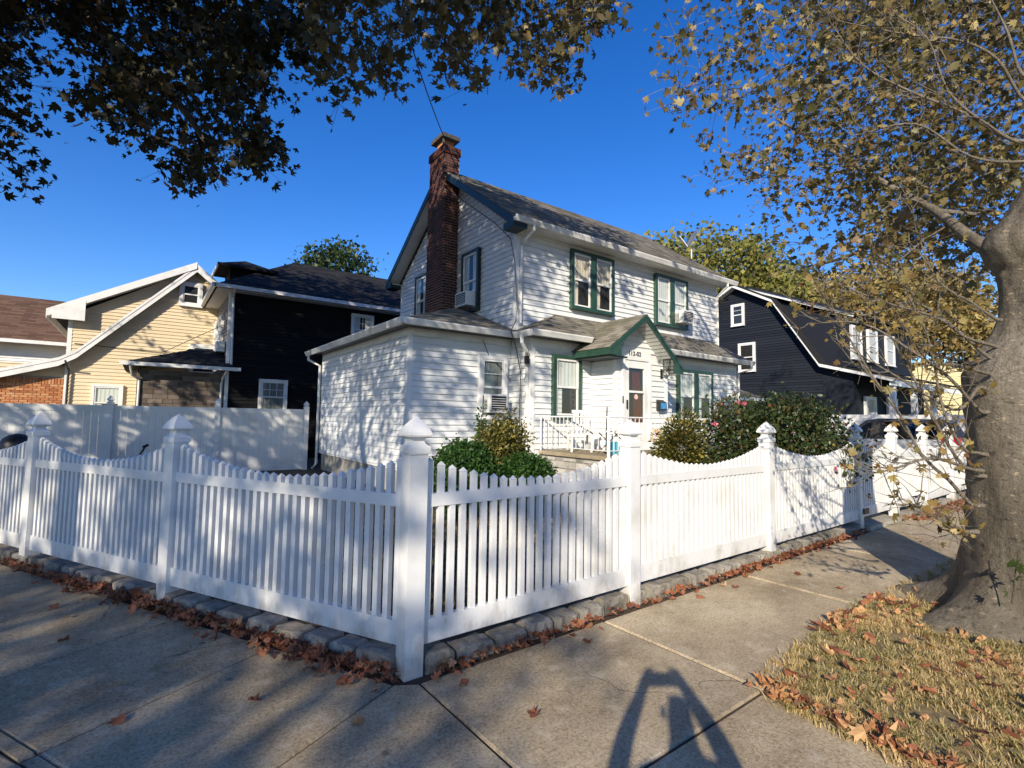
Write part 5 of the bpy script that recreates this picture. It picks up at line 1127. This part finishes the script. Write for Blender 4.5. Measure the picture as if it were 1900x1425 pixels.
street_tree('tall street tree across the road shading the oblique fence', (-14.5, 1.2, -.15), 12, [[(-14.4, 1.4, 6), (-14, 1.6, 9)], [(-14, .6, 5.5), (-13, 0, 8)], [(-15.2, 1.5, 6), (-16, 2.5, 8)]],
            [((-14.2, 1.2, 8.6), (3.4, 3.4, 2.8), 230)], [], 22, .15, M['crown_r'], .27, 36, rad=.2)

def copy_tree(src, label, loc, rz):
    o = src.copy(); COL.objects.link(o); o.location = loc; o.rotation_euler = (0, 0, rz); o['label'] = label
    for c in src.children:
        d = c.copy(); COL.objects.link(d); d.parent = o
far = street_trees[-2]  # the copies below are added outside the frame to cut sky fill
for lb, loc, rz in (('street tree added to block sky light on the verge past the gate', (13.5, -.3, -.02), 1.2), ('street tree added to block sky light across the road from the porch', (3.0, -15.5, -.15), 2.4), ('street tree added to block sky light across the road from the gate', (13.0, -15.0, -.15), 4.0), ('street tree added to block sky light across the oblique road', (-20.5, 9.5, -.15), .6)):
    copy_tree(far, lb, loc, rz)
# ------------------------------------------------------------------ background trees
def back_tree(label, views, d0, d1, n, mat, size, trunk_uv, seed, nl=16, rad=.45):
    rng = np.random.default_rng(seed); cl = []
    for v in views: cl += sample_view(v, d0, d1, n//len(views), rng)
    b = P(trunk_uv[0], trunk_uv[1], (d0+d1)/2); base = (b.x, b.y, -.1); t = thing('background_tree', label, 'tree', base)
    trunk_mesh(base, [(z, 0, 0, .26*(1.1-z/(b.z+1)*.6)) for z in np.linspace(-.1, b.z, 10)], 12, 5, .4, seed, .04).build('trunk', M['dark_bark'], t, True)
    g = grow(cl, [(V((b.x, b.y, z)), .16) for z in np.linspace(b.z*.5, b.z, 6)], rng, rmax=.1, seg=4)
    kind(g.build('branches', M['dark_bark'], t), 'stuff'); kind(leaves('crown', clump_leaves(cl, nl, rad, rng), size, mat, t, seed=seed, tmpl=(OVAL*np.array([1.6, 1, 1]), OVAL_T)), 'stuff')
back_tree('yellowing green tree rising behind the roof end of the white house', [[(1205, 432), (1240, 440), (1290, 428), (1330, 432), (1360, 430), (1400, 445), (1440, 480), (1450, 520), (1430, 560), (1340, 600), (1260, 540), (1215, 470)], [(1400, 500), (1470, 520), (1490, 570), (1450, 600), (1400, 560)]], 27, 34, 380, M['crown_bg'], .24, (1380, 540), 41, 40, .55)
back_tree('golden yellow tree behind the navy house roof', [[(1495, 560), (1510, 520), (1560, 520), (1600, 490), (1660, 500), (1700, 490), (1780, 520), (1830, 560), (1840, 650), (1700, 640), (1560, 600)]], 32, 37, 420, M['crown_y'], .27, (1680, 620), 42, 34, .65)
back_tree('small dark green tree top behind the black roof', [[(565, 478), (590, 462), (640, 455), (665, 470), (680, 500), (640, 520), (580, 510)]], 34, 38, 90, M['crown_g'], .26, (620, 500), 43, 22, .5)
back_tree('rust leaved tree behind the thick maple trunk', [[(1700, 560), (1800, 540), (1960, 560), (1960, 700), (1760, 700)]], 34, 42, 110, M['crown_r'], .4, (1820, 650), 44, 20, .7)
back_tree('broad green tree behind the navy house gable', [[(1440, 470), (1500, 500), (1560, 560), (1480, 600), (1420, 560)]], 36, 44, 80, M['crown_g'], .4, (1490, 560), 45, 20, .7)

# ------------------------------------------------------------------ shrubs
def shrub(label, name, c, r_, n, size, mat, seed, stems=5, cat='shrub', tmpl=(OVAL, OVAL_T), lumps=9, flat=1.0, surf=.72, irr=.14):
    rng = np.random.default_rng(seed); t = thing(name, label, cat, (c[0], c[1], .03)); q = rng.normal(size=(n, 3)); q /= np.linalg.norm(q, axis=1)[:, None]
    rad = 1-(1-surf)*rng.random(n)**1.0*1.4; ph = rng.uniform(0, 6.28, (lumps, 3)); dirs = rng.normal(size=(lumps, 3)); dirs /= np.linalg.norm(dirs, axis=1)[:, None]
    bumpy = 1+irr*np.max(np.clip(q@dirs.T, 0, 1)**(6 if irr < .2 else 14), axis=1)-irr*.5+np.abs(rng.normal(0, .03+irr*.12, n))*np.where(rng.random(n) < .3, 2.0, .6)
    pts = q*(rad*bumpy)[:, None]*np.array(r_)+np.array(c); pts = pts[pts[:, 2] > .05]
    kind(leaves('foliage', pts, size, mat, t, tmpl=tmpl, up=.9, seed=seed), 'stuff')
    mb = MB()
    for k in range(stems): a = 6.28*k/stems; mb.tube([(c[0]+.06*math.cos(a), c[1]+.06*math.sin(a), .0), (c[0]+r_[0]*.3*math.cos(a), c[1]+r_[1]*.3*math.sin(a), c[2]), (c[0]+r_[0]*.6*math.cos(a), c[1]+r_[1]*.6*math.sin(a), c[2]+r_[2]*.4)], [.02, .014, .006], 5)
    mb.build('stem', M['twig'], t); return t
q = P(862, 872, 7.9); shrub('rounded dark green boxwood in front of the wing wall', 'boxwood', (q.x, q.y, .66), (.52, .50, .60), 20000, .052, M['box_leaf'], 51)
q = P(972, 880, 8.0); shrub('low dark boxwood next to the porch stones', 'boxwood', (q.x, q.y, .56), (.52, .46, .50), 17000, .052, M['box_leaf'], 52)
q = P(928, 830, 8.35); shrub('yellow variegated shrub growing up under the wing window', 'variegated_shrub', (q.x, q.y, .95), (.50, .48, .72), 15000, .058, M['varieg'], 53, surf=.55, irr=.34, lumps=16)
q = P(893, 762, 8.5); shrub('narrow dark sprig rising above the yellow shrub', 'shrub_sprig', (q.x, q.y, 1.45), (.09, .09, .38), 260, .06, M['box_leaf'], 54, 3, surf=.2)
# rose bush with pink flowers
def rose(label, polys, seed, n, flowers):
    rng = np.random.default_rng(seed); cl = []
    for poly, d0, d1, k in polys: cl += sample_view(poly, d0, d1, k, rng)
    cl = [c for c in cl if c.z > .1]; ctr = sum(cl, V())/len(cl); t = thing('rose_bush', label, 'rose bush', (ctr.x, ctr.y, .03))
    nodes = [(V((ctr.x+a, ctr.y+b, z)), .02) for a, b in ((0, 0), (.4, .1), (-.4, -.1), (.8, .0), (-.8, .1)) for z in (.03, .3, .6)]
    g = grow(cl, nodes, rng, rmax=.016, seg=4); kind(g.build('canes', M['twig'], t), 'stuff')
    kind(leaves('foliage', clump_leaves(cl, n, .14, rng), .062, M['rose_leaf'], t, tmpl=(OVAL*np.array([1.25, 1, 1]), OVAL_T), seed=seed), 'stuff')
    for u, v, d in flowers:
        c = P(u, v, d); pts = [c+V(rng.normal(0, .012, 3)) for _ in range(16)]; leaves('flower', pts, .036, M['rose_flower'], t, tmpl=(OVAL*np.array([1.7, 1, 1]), OVAL_T), seed=int(u))
rose('large rose bush with pink blooms beside the porch steps', [([(1318, 765), (1335, 748), (1390, 742), (1430, 760), (1440, 800), (1420, 880), (1330, 900), (1300, 850), (1330, 800)], 8.6, 10.2, 210), ([(1400, 770), (1440, 735), (1500, 745), (1560, 780), (1575, 830), (1540, 880), (1420, 890)], 8.4, 10.0, 280)], 61, 44, [(1330, 752, 8.9), (1338, 748, 8.9), (1372, 746, 8.9), (1380, 748, 8.8), (1326, 786, 8.6), (1413, 833, 8.3)])
rose('rose canes climbing over the fence beside the gate with one pink bloom', [([(1540, 800), (1580, 790), (1600, 830), (1575, 900), (1545, 905), (1530, 850)], 7.3, 8.0, 46)], 62, 18, [(1550, 869, 7.2)])
q = P(1262, 815, 9.0); shrub('yellow green shrub behind the porch steps railing', 'yellow_shrub', (q.x, q.y, 1.0), (.55, .45, .75), 9000, .06, M['varieg'], 63, surf=.5, irr=.34, lumps=16)
q = P(1330, 850, 8.3); shrub('rusty low shrub in front of the porch steps', 'rust_shrub', (q.x, q.y, .55), (.5, .4, .5), 6000, .06, M['rose_leaf'], 64, surf=.4, irr=.4, lumps=14)

# ------------------------------------------------------------------ dry grass verge and lawn tufts
sheet('verge', [tuple(fr(1.66, W1+.02)[:2]), tuple(fr(1.66, 4.25)[:2]), tuple(fr(40, 4.25)[:2]), tuple(fr(40, W1+.02)[:2])], .004, mat_plain('thatch', (.22, .16, .075), .95, .5, 30, bumps=.9, dirt=(.08, .06, .03), dirt_scale=9))
def grass(name, poly, n, h, mat, seed, z=.0, clump=True):
    rng = np.random.default_rng(seed); poly = np.array(poly); lo, hi = poly.min(0), poly.max(0); x = rng.uniform(lo[0], hi[0], n*2); y = rng.uniform(lo[1], hi[1], n*2)
    if clump: x += .03*np.sin(x*37+y*21); y += .03*np.sin(y*41-x*17)
    k = in_poly(x+rng.normal(0, .025, len(x)), y+rng.normal(0, .025, len(x)), poly); k &= (np.sin(x*5.1+1.3*np.sin(y*4.3))+np.sin(y*6.7+1.7*np.sin(x*3.1))+.6*np.sin(x*17+y*13)) > rng.uniform(-2.4, -.2, len(x)); x, y = x[k][:n], y[k][:n]; m = len(x)
    a = rng.uniform(0, 6.28, m); hh = h*rng.uniform(.5, 1.3, m); lean = rng.uniform(.2, 1.6, m)*hh; w = rng.uniform(.0016, .0034, m); dx, dy = np.cos(a), np.sin(a)
    b0 = np.stack([x-dy*w, y+dx*w, np.full(m, z)], 1); b1 = np.stack([x+dy*w, y-dx*w, np.full(m, z)], 1)
    m0 = np.stack([x+dx*lean*.4-dy*w*.8, y+dy*lean*.4+dx*w*.8, z+hh*.6], 1); m1 = np.stack([x+dx*lean*.4+dy*w*.8, y+dy*lean*.4-dx*w*.8, z+hh*.6], 1); tp_ = np.stack([x+dx*lean, y+dy*lean, z+hh*.85], 1)
    vs_ = np.stack([b0, b1, m0, m1, tp_], 1).reshape(-1, 3); T = np.array([(0, 1, 3), (0, 3, 2), (2, 3, 4)]); tr = (T[None]+(np.arange(m)*5)[:, None, None]).reshape(-1, 3)
    o = link(name, fast_mesh(name, vs_, tr, mat)); return kind(tag(o, 'dry straw coloured grass around the maple roots', 'grass'), 'stuff')
grass('grass', [(3.02, 1.62), (3.4, 1.78), (4.2, 1.86), (5.2, 1.95), (6.6, 1.9), (8.5, 1.95), (8.5, -.9), (3.0, -.9), (2.96, .9)], 60000, .045, M['grass'], 71)
grass('grass', [(3.02, 1.62), (3.4, 1.78), (4.2, 1.84), (5.2, 1.9), (5.6, 1.7), (5.6, -.3), (3.0, -.3), (2.96, .9)], 70000, .035, M['grass'], 73)['label'] = 'dry straw coloured grass tufts at the sidewalk corner'
o = grass('lawn', [(1.7, 3.3), (8.6, 3.6), (8.6, 6.2), (5, 7.2), (1.0, 8.0), (-1.5, 9.0)], 16000, .06, M['grass'], 72, .035); o['label'] = 'patchy lawn grass inside the picket fence'

# ------------------------------------------------------------------ fallen leaves
def curled(seed):
    r = random.Random(seed); a = r.uniform(1.5, 5.5)*r.choice((1, 1, -.7)); b = r.uniform(.5, 3.0); vs_ = []
    for x, y, z in LEAF:
        y -= .45; vs_.append((x*.95*math.cos(a*x*.6), y*math.cos(b*y*.5), .22*a*x*x*2.2*(.6+y)+b*.35*y*y+.04*math.sin(9*x+5*y+seed)))
    me = bpy.data.meshes.new('fallen_leaf'); me.from_pydata(vs_, [], [tuple(int(i) for i in t) for t in LEAF_T]); return me
LM = {}
for k in ('fallen', 'tan_leaf'):
    LM[k] = []
    for i in range(6): me = curled(i+(20 if k != 'fallen' else 0)); me.materials.append(M[k]); me.update(); LM[k].append(me)
def drop(pts, label, group, size, mats, seed, zr=.03, lim=90):
    r = random.Random(seed); J = []
    pts = sorted(pts, key=lambda p: (V((p[0], p[1], 0))-V((0, 0, CAMH))).length)
    for i, p in enumerate(pts):
        k = r.choice(mats); s = size*r.uniform(.6, 1.25); rot = (r.gauss(0, .5), r.gauss(0, .5), r.uniform(0, 6.28)); z = (p[2] if len(p) > 2 else 0)+.012+r.uniform(0, zr)
        me = r.choice(LM[k])
        if i < lim: tag(link('fallen_leaf', me, None, (p[0], p[1], z), rot, s), label, 'leaf', group)
        else: J.append((me, Matrix.Translation((p[0], p[1], z)) @ V(rot).to_tuple() if False else (p[0], p[1], z), rot, s, k))
    for k in mats:
        mb = MB()
        for me, loc, rot, s, kk in J:
            if kk != k: continue
            from mathutils import Euler
            R_ = Euler(rot).to_matrix(); mb.add([R_ @ v.co*s+V(loc) for v in me.vertices], [tuple(f.vertices) for f in me.polygons])
        if mb.v: o = mb.build('leaf_litter', M[k]); kind(tag(o, 'drift of brown leaves '+group.split('leaves ')[-1], 'leaf litter'), 'stuff')
r = random.Random(8)
pl = []
for i in range(620):
    s = abs(r.gauss(2.2, 1.8)); s = s if s < 7 else r.uniform(0, 5)
    pl.append((*fl(s, .085+abs(r.gauss(0, .085)))[:2], abs(r.gauss(0, .018))))
drop(pl, 'brown fallen maple leaf drifted against the granite blocks by the oblique fence', 'leaves banked below the oblique fence', .078, ['fallen'], 81, .03, 110)
pr = []
for i in range(420):
    s = r.uniform(.1, 7.3) if r.random() < .6 else r.uniform(3.2, 6.6); pr.append((*fr(s, .09+abs(r.gauss(0, .05)))[:2], abs(r.gauss(0, .012))))
for i in range(40): pr.append((*fr(r.uniform(.1, 1.5), .1+abs(r.gauss(0, .05)))[:2], 0))
drop(pr, 'brown fallen maple leaf at the foot of the fence in front of the porch', 'leaves banked below the porch side fence', .07, ['fallen'], 82, .025, 70)
pg = [(*fr(r.uniform(9.1, 14), .12+abs(r.gauss(0, .28)))[:2], 0) for i in range(320)]
drop(pg, 'brown fallen leaf heaped below the fence past the gate', 'leaves heaped past the gate', .085, ['fallen'], 83, .03, 20)
pt = [(r.uniform(3.0, 6.6), r.uniform(.1, 1.75), .02) for i in range(210)]
for i in range(130):   # along the edge of the verge
    if r.random() < .55: pt.append((3.0+abs(r.gauss(0, .08)), r.uniform(.75, 1.7), .02))
    else: pt.append((r.uniform(4.2, 5.6), 1.82+r.gauss(0, .06), .01))
drop(pt, 'tan fallen maple leaf lying in the dry grass', 'leaves scattered in the dry grass', .085, ['tan_leaf', 'fallen'], 84, .03, 80)
loose = [(650, 1230), (665, 1340), (472, 1303), (215, 1342), (990, 1330), (125, 1148), (120, 1192), (100, 1130), (1365, 1093), (1345, 1090), (1480, 1068), (860, 1270), (1560, 1095), (1700, 965), (1720, 975), (1300, 1110), (1090, 1195), (1705, 1000)]
for i, (u, v) in enumerate(loose):
    p = hit(u, v, 2, 0); k = 'tan_leaf' if i % 4 == 1 else 'fallen'
    tag(link('fallen_leaf', LM[k][i % 6], None, (p.x, p.y, .012), (r.gauss(0, .25), r.gauss(0, .25), r.uniform(0, 6)), .085), 'single fallen leaf lying loose on the concrete sidewalk', 'leaf', 'single leaves on the sidewalk')

# ------------------------------------------------------------------ the photographer, behind the camera, whose shadow falls on the sidewalk
pf = V((ROT @ np.array([0, 0, -1])).tolist()); pf.z = 0; pf.normalize(); ps_ = V((pf.y, -pf.x, 0)); ctr = -pf*.445
person = thing('person', 'person in dark jacket and trousers holding a phone up with both hands', 'person', ctr)
def W(f, s, z): return ctr+pf*f+ps_*s+UZ*z
sk_v, sk_r, sk_e = [], [], []
def joint(p, r_, par=None):
    sk_v.append(tuple(p)); sk_r.append(r_)
    if par is not None: sk_e.append((par, len(sk_v)-1))
    return len(sk_v)-1
pel = joint(W(0, 0, .93), (.15, .12)); ab = joint(W(0, 0, 1.10), (.145, .11), pel); chs = joint(W(.01, 0, 1.30), (.165, .12), ab); nk = joint(W(.02, 0, 1.44), (.065, .065), chs); hd0 = joint(W(.05, 0, 1.53), (.075, .085), nk); hd = joint(W(.06, 0, 1.62), (.078, .095), hd0); hd2 = joint(W(.05, 0, 1.70), (.055, .065), hd)
joint(W(.155, 0, 1.58), (.014, .02), hd)
for s in (-1, 1):
    sh = joint(W(.02, s*.19, 1.38), (.062, .062), chs); el = joint(W(.13, s*.30, 1.20), (.058, .058), sh); fo = joint(W(.25, s*.235, 1.40), (.054, .054), el); wr_ = joint(W(.345, s*.135, 1.565), (.036, .036), fo); pm = joint(W(.385, s*.105, 1.625), (.04, .024), wr_)
    for k in range(4):
        f1 = joint(W(.415, s*(.088+.0), 1.60+.022*k), (.009, .009), pm); f2 = joint(W(.42, s*.065, 1.602+.021*k), (.008, .008), f1); joint(W(.414, s*.045, 1.602+.02*k), (.0075, .0075), f2)
    t1 = joint(W(.37, s*.065, 1.625), (.011, .011), pm); joint(W(.385, s*.035, 1.645), (.009, .009), t1)
    hp_ = joint(W(0, s*.10, .86), (.10, .105), pel); kn = joint(W(.03, s*.12, .48), (.062, .068), hp_); an = joint(W(-.01, s*.13, .09), (.043, .048), kn); he = joint(W(-.03, s*.13, .04), (.04, .035), an); joint(W(.14, s*.15, .03), (.042, .028), he)
me = bpy.data.meshes.new('body'); me.from_pydata(sk_v, sk_e, []); body = link('body', me, person)
md = body.modifiers.new('skin', 'SKIN'); body.modifiers.new('sub', 'SUBSURF').levels = 1
for i, rr in enumerate(sk_r): me.skin_vertices[0].data[i].radius = rr
me.skin_vertices[0].data[0].use_root = True
dg = bpy.context.evaluated_depsgraph_get(); me2 = bpy.data.meshes.new_from_object(body.evaluated_get(dg)); body.modifiers.clear(); body.data = me2; me2.materials.clear()
for nm, c_ in (('jacket', (.03, .035, .05)), ('trousers', (.02, .02, .025)), ('skin', (.45, .27, .2)), ('hair', (.02, .014, .01)), ('shoe', (.03, .03, .03))): me2.materials.append(mat_plain('person_'+nm, c_, .8, .1, 9))
hc = W(.06, 0, 1.6)
for p in me2.polygons:
    c = body.matrix_world @ p.center; f = (c-ctr).dot(pf); p.use_smooth = True
    p.material_index = 4 if c.z < .085 else 1 if c.z < .92 else 0
    if f > .33: p.material_index = 2
    if c.z > 1.46 and f < .2: p.material_index = 3 if (c.z > 1.66 or f < .05) else 2
for s in (-1, 1):
    MB().tube([W(.150, s*.032, 1.628), W(.158, s*.032, 1.628)], .011, 8).build('eye', mat_plain('eye', (.6, .6, .6), .2, .1, 9), person); MB().tube([W(.06, s*.085, 1.58), W(.05, s*.10, 1.60), W(.05, s*.092, 1.635)], .014, 6).build('ear', me2.materials[2], person)
MB().tube([W(.143, -.025, 1.548), W(.149, 0, 1.546), W(.143, .025, 1.548)], .008, 6).build('mouth', mat_plain('lips', (.4, .15, .13), .6, .1, 9), person)
ph = tag(MB().obox(V((0, 0, 1.6))-pf*.045-ps_*.085+UZ*-.035, ps_*.17, pf*.009, UZ*.085).build('phone', M['black']), 'black phone held up sideways in two hands', 'phone')
